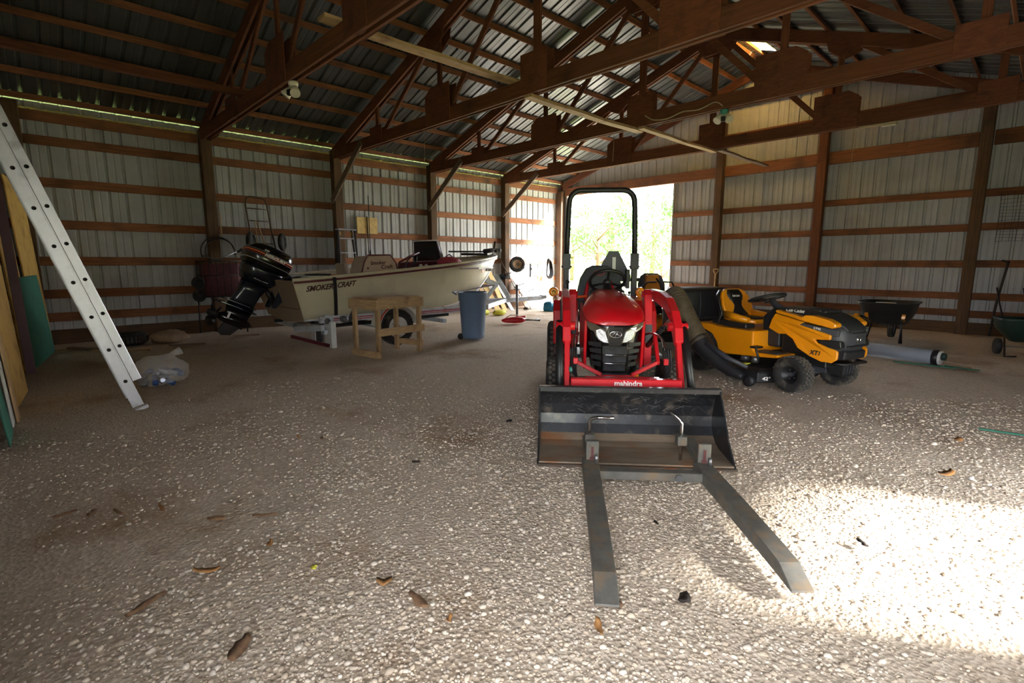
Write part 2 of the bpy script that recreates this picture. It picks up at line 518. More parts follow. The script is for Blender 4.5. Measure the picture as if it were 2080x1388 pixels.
# left wall
for a, b in spans(YN, YF):
    sheet('panel', wl, a + GAP, b - GAP, lambda u, d, k: (XL - d, u, (-0.12, 3.72)[k]))
POSTS_L = [0.10, 2.62, 5.09, 7.56, 10.06]
for y in POSTS_L:
    MB().bx(-10.93, -10.75, y - 0.09, y + 0.09, -0.3, 3.66).build('post', 'post_z', wl, 0.008)
for z in (0.43, 0.80, 1.33, 1.90, 2.52, 3.17):
    ys = [YN + 0.02, 2.62, 5.09, 7.56, 10.06, YF - 0.09]
    for a, b in zip(ys, ys[1:]):
        dz = RND.uniform(-0.014, 0.014)
        MB().bx(XL + 0.001, -10.932, a + 0.003, b - 0.003, z - 0.07 + dz, z + 0.07 + dz).build('girt', 'girt_y', wl, 0.004)
for a, b in zip([YN, 5.09], [5.09, YF - 0.09]):
    MB().bx(XL + 0.001, -10.925, a + 0.003, b - 0.003, -0.15, 0.22).build('skirt_board', 'post_y', wl, 0.004)
for a, b in zip([YN, 2.72, 5.19, 7.66, 10.16], [2.52, 4.99, 7.46, 9.96, YF - 0.2]):
    MB().bx(-10.93, -10.89, a, b, 3.43, 3.58).build('eave_plate', 'girt_y', wl, 0.004)
    fb = MB()
    n = int((b - a) / 0.035)
    fb.tube([(-10.925 + RND.uniform(-0.01, 0.012), a + (b - a) * i / n, 3.60 + RND.uniform(-0.008, 0.012)) for i in range(n + 1)],
            [RND.uniform(0.012, 0.03) for i in range(n + 1)], 6)
    fb.build('foam_strip', 'foam', wl)

# far gable wall
DX0, DX1, DZ = -10.60, -7.02, 3.34
def gz(x, off=0.012):
    return roof_z(x) + off
for a, b in spans(XL, DX0, 0.37):
    sheet('panel', wf, a + GAP, b - GAP, lambda u, d, k: (u, YF + d, (-0.12, gz(u))[k]))
for a, b in spans(DX0, DX1):
    sheet('panel', wf, a + GAP, b - GAP, lambda u, d, k: (u, YF + d, (DZ + 0.02, gz(u))[k]))
for a, b in spans(DX1, XC) + spans(XC, XR):
    sheet('panel', wf, a + GAP, b - GAP, lambda u, d, k: (u, YF + d, (-0.12, gz(u))[k]))
for x, m in ((-10.84, 'post_z'), (-5.75, 'post_z'), (-3.55, 'truss_z'), (-1.02, 'post_z')):
    zt = roof_z(x) - 0.32
    w = 0.085 if x > -10 else 0.11
    MB().bx(x - w, x + w, YF - 0.23, YF - 0.06, -0.3, zt).build('post', m, wf, 0.008)
gx = [DX1 + 0.01, -5.75, -3.55, -1.02, XR]
for z in (0.36, 0.68, 1.28, 1.92, 2.53):
    for a, b in zip(gx, gx[1:]):
        dz = RND.uniform(-0.012, 0.012)
        MB().bx(a + 0.003, b - 0.003, YF - 0.058, YF - 0.018, z - 0.065 + dz, z + 0.065 + dz).build('girt', 'girt_x', wf, 0.004)
for a, b in zip([DX1 + 0.01, -3.55], [-3.55, XR]):
    MB().bx(a + 0.003, b - 0.003, YF - 0.055, YF - 0.016, -0.15, 0.2).build('skirt_board', 'post_x', wf, 0.004)
for a, b in zip([-10.70, -5.66, -3.46, -0.92], [-5.84, -3.64, -1.12, XR]):
    MB().bx(a, b, YF - 0.12, YF - 0.02, 3.33, 3.57).build('header_beam', 'girt_x', wf, 0.006)
for z in (4.24, 4.95):
    hw = (roof_z(XC) - z - 0.25) / SL
    for a, b in ((XC - hw, -5.75), (-5.75, -3.55), (-3.55, XC + hw)):
        MB().bx(a + 0.003, b - 0.003, YF - 0.058, YF - 0.018, z - 0.07, z + 0.07).build('girt', 'truss_x', wf, 0.004)
for sx in (-1, 1):
    x1 = -10.84 if sx < 0 else 1.0
    MB().bar((x1, YF - 0.11, roof_z(x1) - 0.20), (XC, YF - 0.11, roof_z(XC) - 0.20), 0.05, 0.19).build('gable_rafter', 'truss_x', wf, 0.004)
MB().bx(DX0 - 0.03, DX0 + 0.01, YF - 0.10, YF + 0.06, -0.1, DZ).build('door_jamb', 'white', wf)
MB().bx(DX1 - 0.012, DX1 + 0.02, YF - 0.05, YF + 0.06, -0.1, DZ).build('door_jamb', 'panel', wf)

# near gable wall: a wide doorway with the camera standing just inside it
NX0, NX1 = -0.45, 0.95
NZ0 = -0.10
for a, b in spans(NX0, NX1):
    sheet('panel', wn_, a + GAP, b - GAP, lambda u, d, k: (u, YN - d, (-0.12, NZ0)[k]))
for a, b in spans(XL, NX0):
    sheet('panel', wn_, a + GAP, b - GAP, lambda u, d, k: (u, YN - d, (-0.12, gz(u))[k]))
for a, b in [s for q in (spans(NX0, NX1),) for s in q]:
    sheet('panel', wn_, a + GAP, b - GAP, lambda u, d, k: (u, YN - d, (2.25, gz(u))[k]))
for z in (0.43, 0.80, 1.33, 1.90, 2.52, 3.17):
    MB().bx(XL + 0.05, NX0, YN, YN + 0.04, z - 0.07, z + 0.07).build('girt', 'girt_x', wn_, 0.004)
MB().bx(NX0 - 0.1, NX1, YN + 0.001, YN + 0.09, 2.25, 2.45).build('header_beam', 'girt_x', wn_, 0.005)
MB().bx(NX0 - 0.18, NX0, YN - 0.22, YN - 0.04, -0.3, 4.6).build('post', 'post_z', wn_, 0.008)

# right wall, out of frame: an open bay low down lets the sun in
OY0, OY1, OZ = 2.95, 4.25, 1.0
for a, b in spans(YN, OY0) + spans(OY1, YF):
    sheet('panel', wr, a + GAP, b - GAP, lambda u, d, k: (XR + d, u, (-0.12, 3.72)[k]))
for a, b in spans(OY0, OY1, 0.7):
    sheet('panel', wr, a + GAP, b - GAP, lambda u, d, k: (XR + d, u, (OZ, 3.72)[k]))
for z in (1.90, 2.52, 3.17, OZ + 0.07):
    MB().bx(XR - 0.042, XR - 0.002, YN + 0.05, YF - 0.24, z - 0.07, z + 0.07).build('girt', 'girt_y', wr, 0.004)
for y in POSTS_L:
    MB().bx(XR - 0.22, XR - 0.045, y - 0.09, y + 0.09, -0.3, 3.66).build('post', 'post_z', wr, 0.008)

# roof sheets and purlins
SKY = (10.45, 11.85)
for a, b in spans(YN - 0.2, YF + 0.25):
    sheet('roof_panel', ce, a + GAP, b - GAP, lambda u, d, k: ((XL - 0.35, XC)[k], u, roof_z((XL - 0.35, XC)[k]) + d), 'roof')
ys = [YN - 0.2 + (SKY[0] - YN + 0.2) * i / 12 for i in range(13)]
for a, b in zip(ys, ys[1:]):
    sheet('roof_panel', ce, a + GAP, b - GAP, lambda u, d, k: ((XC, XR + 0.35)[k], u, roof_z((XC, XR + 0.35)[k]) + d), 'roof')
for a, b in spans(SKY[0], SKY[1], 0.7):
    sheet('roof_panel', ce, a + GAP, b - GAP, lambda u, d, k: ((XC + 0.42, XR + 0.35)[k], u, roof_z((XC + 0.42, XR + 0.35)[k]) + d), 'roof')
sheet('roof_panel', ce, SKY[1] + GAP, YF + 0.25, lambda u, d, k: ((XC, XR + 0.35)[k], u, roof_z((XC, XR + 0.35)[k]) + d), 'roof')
wd1 = MB().add([(XC + 0.02, SKY[0], roof_z(XC + 0.02) + 0.03), (XC + 0.46, SKY[0], roof_z(XC + 0.46) + 0.03), (XC + 0.46, SKY[1], roof_z(XC + 0.46) + 0.03), (XC + 0.02, SKY[1], roof_z(XC + 0.02) + 0.03),
                (XC + 0.02, SKY[0], roof_z(XC + 0.02) + 0.034), (XC + 0.46, SKY[0], roof_z(XC + 0.46) + 0.034), (XC + 0.46, SKY[1], roof_z(XC + 0.46) + 0.034), (XC + 0.02, SKY[1], roof_z(XC + 0.02) + 0.034)],
               [(0, 1, 2, 3), (7, 6, 5, 4), (0, 4, 5, 1), (1, 5, 6, 2), (2, 6, 7, 3), (3, 7, 4, 0)]).build('window_1', 'skylight')
tag(wd1, 'amber translucent skylight strip glowing beside the roof ridge', None, None, 'structure')
for i in range(11):
    for sx in (-1, 1):
        if i == 10:
            x = XC + sx * 0.10
        else:
            x = (-10.84 + 0.585 * i) if sx < 0 else (2 * XC + 10.84 - 0.585 * i)
        o = MB().bar((x, YN - 0.1, roof_z(x) - 0.046), (x, YF - 0.03, roof_z(x) - 0.046), 0.04, 0.088, (-sx * SL, 0, 1)).build('purlin', 'girt_y', ce, 0.003)

# ------------------------------------------------------------------ floor and lawn
def floor_material():
    m = bpy.data.materials.new('crushed_stone_floor')
    m.use_nodes = True
    nt = m.node_tree
    b = nt.nodes['Principled BSDF']
    b.inputs['Roughness'].default_value = 0.95
    b.inputs['Specular IOR Level'].default_value = 0.15
    tc = nt.nodes.new('ShaderNodeTexCoord')
    def noise(sc, det=6, ro=0.6):
        n = nt.nodes.new('ShaderNodeTexNoise')
        n.inputs['Scale'].default_value = sc
        n.inputs['Detail'].default_value = det
        n.inputs['Roughness'].default_value = ro
        nt.links.new(tc.outputs['Object'], n.inputs['Vector'])
        return n
    def ramp(src, stops):
        r = nt.nodes.new('ShaderNodeValToRGB')
        e = r.color_ramp.elements
        e[0].position, e[0].color = stops[0][0], srgb(*stops[0][1]) + (1,)
        e[1].position, e[1].color = stops[-1][0], srgb(*stops[-1][1]) + (1,)
        for p, c in stops[1:-1]:
            q = e.new(p)
            q.color = srgb(*c) + (1,)
        nt.links.new(src, r.inputs[0])
        return r
    def mix(fac, a, bb):
        x = nt.nodes.new('ShaderNodeMix')
        x.data_type = 'RGBA'
        if isinstance(fac, float):
            x.inputs[0].default_value = fac
        else:
            nt.links.new(fac, x.inputs[0])
        nt.links.new(a, x.inputs[6])
        nt.links.new(bb, x.inputs[7])
        return x.outputs[2]
    fine = ramp(noise(70, 8, 0.75).outputs[0], [(0.3, (164, 147, 128)), (0.5, (191, 175, 155)), (0.72, (214, 201, 184))])
    vo = nt.nodes.new('ShaderNodeTexVoronoi')
    vo.inputs['Scale'].default_value = 55
    nt.links.new(tc.outputs['Object'], vo.inputs['Vector'])
    peb = ramp(vo.outputs['Color'], [(0.2, (170, 154, 135)), (0.55, (193, 178, 159)), (0.85, (212, 199, 182))])
    base = mix(0.5, fine.outputs[0], peb.outputs[0])
    brown = ramp(noise(26, 6, 0.7).outputs[0], [(0.35, (138, 110, 82)), (0.7, (172, 148, 122))])
    msk = ramp(noise(0.75, 7, 0.62).outputs[0], [(0.54, (0, 0, 0)), (0.70, (255, 255, 255))])
    col = mix(msk.outputs[0], base, brown.outputs[0])
    nt.links.new(col, b.inputs['Base Color'])
    bp = nt.nodes.new('ShaderNodeBump')
    bp.inputs['Strength'].default_value = 0.7
    bp.inputs['Distance'].default_value = 0.012
    nt.links.new(vo.outputs['Distance'], bp.inputs['Height'])
    bp2 = nt.nodes.new('ShaderNodeBump')
    bp2.inputs['Strength'].default_value = 0.5
    bp2.inputs['Distance'].default_value = 0.006
    nt.links.new(noise(120, 6, 0.7).outputs[0], bp2.inputs['Height'])
    nt.links.new(bp.outputs[0], bp2.inputs['Normal'])
    nt.links.new(bp2.outputs[0], b.inputs['Normal'])
    return m
MT['floor'] = floor_material()
from mathutils import noise as mnoise
def ground_z(x, y):
    return 0.012 * mnoise.noise(V((x * 0.9, y * 0.9, 3.1))) + 0.006 * mnoise.noise(V((x * 4, y * 4, 1.7))) - 0.012
fx = [XL + 0.0 + (XR + 0.05 - XL) * i / 150 for i in range(151)]
fy = [YN - 0.25 + (YF + 0.05 - YN + 0.25) * i / 150 for i in range(151)]
fl = MB().add([(x, y, ground_z(x, y)) for y in fy for x in fx],
              [(j * 151 + i, j * 151 + i + 1, j * 151 + i + 152, j * 151 + i + 151) for j in range(150) for i in range(150)], True).build('floor', 'floor')
tag(fl, 'crushed limestone gravel floor of the barn', None, None, 'structure')

MT['grass'] = pbr('sunlit_grass', (122, 140, 62), 0.9, 0, 0.3, 0.8, 0.0, dirt=(176, 176, 110), dirt_amt=0.5, dirt_scale=0.4)
MT['yard'] = pbr('pale_gravel_yard', (176, 166, 150), 0.95, 0, 0.15, 12, 0.3)
def ring_plane(name, rects, z, mat):
    mb = MB()
    for x0, x1, y0, y1 in rects:
        mb.bx(x0, x1, y0, y1, z - 0.1, z)
    return mb.build(name, mat)
lawn = tag(ring_plane('lawn', [(-90, XL - 0.3, -60, 110), (XR + 0.3, 70, -60, 110), (XL - 0.3, XR + 0.3, YF + 6.0, 110), (XL - 0.3, XR + 0.3, -60, YN - 8)], -0.06, 'grass'),
           'sunlit grass field outside the barn', None, None, 'structure')
yard = tag(ring_plane('driveway', [(XL - 0.3, XR + 0.3, YF + 0.05, YF + 6.0), (XL - 0.3, XR + 0.3, YN - 8, YN - 0.25)], -0.05, 'yard'),
           'pale gravel drive in front of the barn doorways', None, None, 'structure')

# ------------------------------------------------------------------ roof trusses
def truss(y, label):
    t = thing('roof_truss', (0, 0, 0), 0, label, 'truss', 'roof trusses')
    ply = 0.038
    def board(name, p0, p1, h, yy, mat, th=ply):
        return MB().bar((p0[0], yy, p0[1]), (p1[0], yy, p1[1]), th, h, (0, 0, 1)).build(name, mat, t, 0.003)
    zt = lambda x: roof_z(x) - 0.09 - 0.105            # centre of the top chord
    for s in (-1, 1):
        yy = y + s * 0.042
        for a, b in ((-10.84, XC), (2 * XC + 10.84, XC)):
            board('top_chord', (a, zt(a)), (b, zt(b)), 0.19, yy, 'truss_x')
        for a, b in ((-10.84, -4.87), (-4.87, 1.10)):
            board('bottom_chord', (a + 0.001, 3.58), (b - 0.002, 3.58), 0.20, yy, 'truss_x')
    for sx in (-1, 1):
        X = lambda d: XC + sx * d
        for d in (4.12, 2.13):
            MB().bx(X(d) - 0.045, X(d) + 0.045, y - 0.019, y + 0.019, 3.50, zt(X(d)) + 0.05).build('web', 'truss_z', t, 0.003)
        board('web', (X(3.98), 3.62), (X(2.25), zt(X(2.25))), 0.09, y + 0.001, 'truss_x', 0.036)
        board('web', (X(1.95), 3.62), (X(0.12), zt(X(0.12)) - 0.05), 0.09, y + 0.002, 'truss_x', 0.036)
        for dy in (-1, 1):
            yy = y + dy * 0.068
            gus = lambda poly: MB().py([(X(d), z) for d, z in poly], yy - 0.0065, yy + 0.0065).build('gusset', 'gusset', t, 0.002)
            gus([(4.30, 3.477), (4.30, 3.80), (3.88, 3.80), (3.88, 3.477)])
            gus([(2.45, 3.477), (2.45, 3.95), (2.30, 4.05), (1.80, 4.05), (1.80, 3.477)])
            gus([(5.95, 3.47), (5.95, 3.66), (5.30, 3.86), (5.30, 3.47)])
            gus([(2.40, zt(X(2.40)) + 0.08), (1.85, zt(X(1.85)) + 0.08), (1.95, zt(X(1.95)) - 0.22), (2.15, zt(X(2.15)) - 0.30), (2.40, zt(X(2.40)) - 0.14)])
    MB().bx(XC - 0.06, XC + 0.06, y - 0.019, y + 0.019, 3.50, zt(XC) - 0.02).build('king_post', 'truss_z', t, 0.003)
    for dy in (-1, 1):
        yy = y + dy * 0.068
        MB().py([(XC - 0.24, 3.477), (XC - 0.24, 3.98), (XC + 0.23, 3.98), (XC + 0.23, 3.477)], yy - 0.0065, yy + 0.0065).build('gusset', 'gusset', t, 0.002)
        MB().py([(XC - 0.35, zt(XC - 0.35) - 0.10), (XC, zt(XC) + 0.08), (XC + 0.35, zt(XC + 0.35) - 0.10), (XC + 0.22, zt(XC) - 0.38), (XC - 0.22, zt(XC) - 0.38)], yy - 0.0065, yy + 0.0065).build('gusset', 'gusset', t, 0.002)
    if y > 3:
        MB().bar((-10.86, y - 0.112, 2.60), (-9.50, y - 0.096, 3.60), 0.038, 0.13, (0, 0, 1)).build('knee_brace', 'grey_x', t, 0.004)
    return t
truss(2.62, 'nearest brown timber truss, running out of the top edge left of the others')
truss(5.09, 'brown timber roof truss with its king post standing straight above the sawhorse and bin')
truss(7.56, 'brown timber roof truss that carries the pale cable and the teal capped floodlight')
truss(10.06, 'farthest brown timber roof truss, the one nearest the open doorway')

def plank(name, x, y0, y1, z, w, h, mat, label, rx=0.0):
    t = MB()
    n = 10
    rs = []
    for i in range(n + 1):
        yy = y0 + (y1 - y0) * i / n
        a = 0.014 * math.sin(i * 1.3 + x * 7) + 0.008 * math.sin(i * 3.1)
        sag = -0.012 * math.sin(math.pi * i / n)
        rs.append([(x - w / 2 + a * 0.4, yy, z - h / 2 + sag), (x + w / 2 + a, yy, z - h / 2 + sag), (x + w / 2 + a, yy, z + h / 2 + sag), (x - w / 2 + a * 0.4, yy, z + h / 2 + sag)])
    t.rings(rs, smooth=False)
    return tag(t.build(name, mat), label, 'plank', 'bracing planks between the trusses')
plank('brace_plank', -5.27, 2.40, 5.20, 3.705, 0.15, 0.04, 'pale_y', 'rough waney plank lying on the bottom chords of the two nearest trusses')
plank('brace_plank', -4.98, 5.02, 7.70, 3.456, 0.13, 0.04, 'pale_y', 'warped grey plank fixed under the chords between the second and third truss')
plank('brace_plank', -4.82, 7.48, 10.12, 3.458, 0.11, 0.04, 'pale_y', 'pale plank fixed under the chords between the third and fourth truss')
plank('brace_plank', -4.68, 10.02, 12.42, 3.457, 0.11, 0.035, 'grey_y', 'thin plank running from the farthest truss to the far wall')
plank('brace_plank', -8.35, -0.20, 2.85, 3.722, 0.10, 0.08, 'truss_y', 'long brown board running from the nearest truss to the left edge of the picture')
# ------------------------------------------------------------------ red compact tractor with front loader
# local x = to the right in the photograph, y = backwards along the tractor, z = up
TR = thing('compact_tractor', (-1.70, 2.71, 0), math.atan2(0.667, 0.745),
           'red compact tractor with front loader, black bucket and tall black roll bar', 'tractor')

def super_arc(w, z0, z1, n=13, p=2.6):
    out = []
    for i in range(n):
        a = math.pi * i / (n - 1)
        cx, sx = math.cos(a), math.sin(a)
        out.append((-w * math.copysign(abs(cx) ** (2 / p), cx), z0 + (z1 - z0) * abs(sx) ** (2 / p)))
    return out
hood = MB()
rs = []
for y, w, zs, zt, p in ((1.195, 0.10, 0.768, 0.785, 2.0), (1.205, 0.17, 0.776, 0.815, 2.2), (1.24, 0.225, 0.79, 0.855, 2.4), (1.32, 0.262, 0.812, 0.905, 2.5), (1.45, 0.272, 0.835, 0.955, 2.6),
                        (1.62, 0.258, 0.85, 1.0, 2.6), (1.80, 0.225, 0.865, 1.03, 2.6), (1.96, 0.19, 0.88, 1.045, 2.6), (2.0, 0.17, 0.90, 1.04, 2.4)):
    rs.append([V((x, y, z)) for x, z in super_arc(w, zs, zt, 15, p)])
hood.rings(rs)
hood.build('hood', 'red', TR)
MB().bx(-0.012, 0.012, 1.6, 1.601, 0.99, 0.992).build('hood_crease', 'red', TR)
for sx in (-1, 1):
    MB().px([(1.33, 0.36), (1.27, 0.80), (1.45, 0.845), (2.02, 0.90), (2.02, 0.44), (1.7, 0.40)], sx * 0.235, sx * 0.262).build('side_panel', 'red', TR, 0.006)

def fy_(x, z):                      # front face of the fascia
    return 1.205 + 1.15 * x * x + 0.10 * max(0, 0.62 - z)
fa = MB()
rs = []
for z, w in ((0.335, 0.165), (0.36, 0.185), (0.50, 0.215), (0.64, 0.238), (0.74, 0.252), (0.80, 0.258)):
    q = [(-w, 1.46)] + [(w * (i / 6 - 1), 0) for i in range(1, 12)] + [(w, 1.46)]
    rs.append([V((x, y if y else fy_(x, z) + (0.0 if abs(x) < w * 0.95 else 0.03), z + 0.10 * (abs(x) - 0.1) * (z > 0.7))) for x, y in q])
fa.rings(rs)
fas = fa.build('front_fascia', 'black', TR)
def on_face(poly, d0, d1, sx=1):
    return MB().prism(poly, (d0, d1), lambda a, b, t: (sx * a, fy_(a, b) - t, b))
for sx in (-1, 1):
    hl = on_face([(0.052, 0.612), (0.085, 0.725), (0.125, 0.745), (0.19, 0.785), (0.245, 0.80), (0.238, 0.755), (0.218, 0.725), (0.182, 0.71), (0.168, 0.672), (0.145, 0.640), (0.10, 0.618)], -0.02, 0.010, sx).build('headlight', 'smoke', TR, 0.003)
    on_face([(0.062, 0.622), (0.088, 0.712), (0.130, 0.735), (0.165, 0.722), (0.160, 0.680), (0.140, 0.648), (0.10, 0.627)], 0.0, 0.014, sx).build('reflector', 'lens', hl)
    on_face([(0.175, 0.722), (0.195, 0.765), (0.232, 0.785), (0.225, 0.752), (0.205, 0.728)], 0.0, 0.013, sx).build('side_lamp', 'smoke', hl)
    gm = MB()
    for i in range(4):
        z0 = 0.40 + 0.058 * i
        x0, x1 = 0.115, 0.185 + 0.012 * i
        gm.prism([(x0, z0), (x1, z0 + 0.012), (x1 + 0.006, z0 + 0.045), (x0 + 0.002, z0 + 0.043)], (-0.01, 0.006), lambda a, b, t: (sx * a, fy_(a, b) - t, b))
    gm.build('side_grille', 'satin', TR, 0.002)
for z0, z1, w in ((0.365, 0.425, 0.095), (0.44, 0.50, 0.10), (0.515, 0.585, 0.105)):
    gp = on_face([(-w + 0.195 * 0 + 2 * w * i / 8, z0) for i in range(9)] + [(w - 2 * w * i / 8, z1) for i in range(9)], -0.012, 0.005).build('grille_panel', 'satin', TR)
    gm = MB()
    for k in range(15):
        x = -w + 0.01 + (2 * w - 0.02) * k / 14
        gm.bx(x - 0.0014, x + 0.0014, fy_(x, z0) - 0.008, fy_(x, z0) - 0.004, z0 + 0.006, z1 - 0.004)
    for k in range(4):
        z = z0 + 0.010 + (z1 - z0 - 0.02) * k / 3
        gm.bx(-w + 0.01, w - 0.01, fy_(0, z0) - 0.0055, fy_(0, z0) - 0.003, z - 0.001, z + 0.001)
    gm.build('grille_mesh', 'dgrey', gp)
for z, w in ((0.4325, 0.098), (0.5075, 0.103)):
    MB().tube([(-w + 2 * w * i / 10, fy_(-w + 2 * w * i / 10, z) - 0.007, z) for i in range(11)], 0.0035, 6).build('grille_strip', 'chrome', TR)
on_face([(-0.055, 0.585), (0.055, 0.585), (0.075, 0.70), (0.06, 0.755), (-0.06, 0.755), (-0.075, 0.70)], -0.01, 0.009).build('nose_panel', 'black', TR, 0.004)
em = MB()
def ell(cx, cz, a, b, n=26):
    return [(cx + a * math.cos(2 * math.pi * k / n), cz + b * math.sin(2 * math.pi * k / n)) for k in range(n)]
em.tube([(x, fy_(x, z) - 0.014, z) for x, z in ell(0, 0.69, 0.05, 0.026)], 0.0042, 6, True)
for pa in ([(-0.036, 0.676), (-0.012, 0.700), (0.0, 0.713)], [(-0.006, 0.668), (0.004, 0.69), (0.014, 0.712)], [(0.014, 0.712), (0.013, 0.69), (0.040, 0.680)]):
    em.tube([(x, fy_(x, z) - 0.014, z) for x, z in pa], 0.0038, 6)
em.build('emblem', 'chrome', TR)
MB().bx(-0.11, 0.11, 1.10, 1.26, 0.315, 0.345).build('front_bracket', 'dgrey', TR, 0.004)
# chassis, axles, engine
MB().bx(-0.15, 0.15, 1.3, 2.3, 0.30, 0.62).bx(-0.20, 0.20, 2.2, 2.95, 0.30, 0.62).bx(-0.17, 0.17, 1.35, 1.95, 0.6, 0.84).build('chassis', 'satin', TR, 0.01)
MB().bx(-0.45, 0.45, 1.26, 1.34, 0.20, 0.29).build('front_axle', 'satin', TR, 0.006)
MB().bx(-0.36, 0.36, 2.47, 2.60, 0.27, 0.40).build('rear_axle', 'satin', TR, 0.006)
for sx in (-1, 1):
    wheel(TR, (sx * 0.495, 1.30, 0.235), 0.235, 0.19, 0.12, nblk=30, rim='yellow' if False else 'satin')
    wheel(TR, (sx * 0.46, 2.55, 0.325), 0.325, 0.27, 0.16, nblk=32)
    fp = [(2.14, 0.45), (2.12, 0.62), (2.17, 0.80), (2.30, 0.90), (2.75, 0.92), (2.98, 0.80), (3.02, 0.62), (2.98, 0.62), (2.93, 0.77), (2.74, 0.87), (2.33, 0.855), (2.22, 0.77), (2.17, 0.62), (2.18, 0.45)]
    MB().px(fp, sx * 0.27, sx * 0.53).build('fender', 'red', TR, 0.01)
    MB().px([(2.21, 0.62), (2.26, 0.80), (2.40, 0.88), (2.72, 0.88), (2.90, 0.78), (2.97, 0.62)], sx * 0.272, sx * 0.288).build('fender_inner', 'satin', TR, 0.002)
    MB().bx(sx * 0.40, sx * 0.46, 2.105, 2.12, 0.70, 0.88).build('fender_pad', 'dgrey', TR, 0.004)
    MB().bx(sx * 0.20, sx * 0.52, 1.72, 2.14, 0.385, 0.42).build('foot_plate', 'satin', TR, 0.005)
# amber lamps
for x, y in ((-0.53, 2.70), (0.445, 2.70)):
    al = MB().lathe([(0.02, 0.035), (0.05, 0.03), (0.056, 0.0), (0.05, -0.03), (0.03, -0.035)], (x, y, 0.965), (0, 1, 0), 20).build('warning_lamp', 'amber', TR)
    MB().lathe([(0.0005, -0.052), (0.018, -0.047), (0.026, -0.034)], (x, y, 0.965), (0, 1, 0), 14).build('lamp_centre', 'amber2', al)
    MB().torus((x, y - 0.032, 0.965), (0, 1, 0), 0.045, 0.004, 20, 6).build('lamp_rim', 'amber', al)
    MB().cyl((x, y, 0.90), (x * 0.97, y + 0.03, 0.78), 0.009, None, 8).build('lamp_stalk', 'satin', al)
# seat
st = MB()
rs = []
for z, w, yb, th in ((0.72, 0.21, 2.50, 0.05), (0.85, 0.245, 2.52, 0.06), (1.0, 0.245, 2.55, 0.06), (1.13, 0.215, 2.58, 0.055), (1.23, 0.15, 2.60, 0.045), (1.265, 0.08, 2.605, 0.03)):
    n = 16
    rs.append([V((-0.03 + w * math.copysign(abs(math.cos(2 * math.pi * k / n)) ** 0.6, math.cos(2 * math.pi * k / n)),
                  yb + th * math.sin(2 * math.pi * k / n) - 0.10 * (math.cos(2 * math.pi * k / n) ** 2) * (z < 1.2), z)) for k in range(n)])
st.rings(rs)
sb = st.build('seat_back', 'sgrey', TR)
for sx in (-1, 1):
    MB().tube([(-0.03 + sx * 0.125, 2.44, 0.78), (-0.03 + sx * 0.15, 2.46, 0.95), (-0.03 + sx * 0.12, 2.49, 1.10)], [0.02, 0.028, 0.014], 8).build('seat_stripe', 'brick', sb)
e2 = MB().tube([(x, 2.545 - 0.02 * (1 - (x + 0.03) ** 2 * 30), z) for x, z in ell(-0.03, 1.185, 0.055, 0.024)], 0.005, 6, True)
e2.tube([(-0.065, 2.53, 1.178), (-0.035, 2.525, 1.20), (-0.03, 2.525, 1.175), (0.0, 2.528, 1.20)], 0.004, 6)
e2.build('seat_emblem', 'printr', sb)
MB().box((-0.03, 2.32, 0.72), (0.48, 0.44, 0.10)).build('seat_cushion', 'sgrey', TR, 0.035, 3)
for sx in (-1, 1):
    MB().box((-0.03 + sx * 0.25, 2.42, 0.90), (0.05, 0.24, 0.045)).build('armrest', 'satin', TR, 0.015, 2)
# steering
MB().tube([(0, 1.88, 0.80), (0, 1.93, 1.0), (0, 1.97, 1.08)], [0.07, 0.06, 0.035], 12).build('steering_column', 'satin', TR)
MB().bx(-0.17, 0.17, 1.94, 2.02, 0.62, 1.03).build('dashboard', 'satin', TR, 0.02, 2)
swn = V((0, 0.62, 0.78)).normalized()
sw = MB().torus((0, 2.0, 1.115), swn, 0.172, 0.0165, 32, 8)
sw_o = sw.build('steering_wheel', 'satin', TR)
sp = MB()
sx_, sy_, _ = ortho(swn)
for a in (90, 210, 330):
    d = sx_ * math.cos(R(a)) + sy_ * math.sin(R(a))
    sp.bar(V((0, 1.99, 1.10)), V((0, 2.0, 1.115)) + d * 0.165, 0.022, 0.012, swn)
sp.lathe([(0.0005, 0.03), (0.035, 0.025), (0.045, 0.0), (0.03, -0.03)], (0, 1.995, 1.10), swn, 16)
sp.build('spokes', 'satin', sw_o)
# levers
MB().tube([(-0.40, 2.15, 0.78), (-0.39, 2.12, 1.08)], 0.007, 8).ball((-0.39, 2.12, 1.10), 0.022).build('joystick', 'satin', TR)
MB().tube([(-0.20, 2.02, 0.96), (-0.30, 2.0, 0.955)], 0.014, 8).build('throttle_lever', 'peach', TR)
MB().bx(-0.46, -0.34, 2.10, 2.22, 0.72, 0.93).build('valve_block', 'satin', TR, 0.01)
MB().bx(0.22, 0.29, 2.18, 2.28, 0.76, 0.88).tube([(0.25, 2.22, 0.88), (0.25, 2.20, 0.98)], 0.006, 6).ball((0.25, 2.20, 0.99), 0.016).build('control_box', 'satin', TR, 0.006)
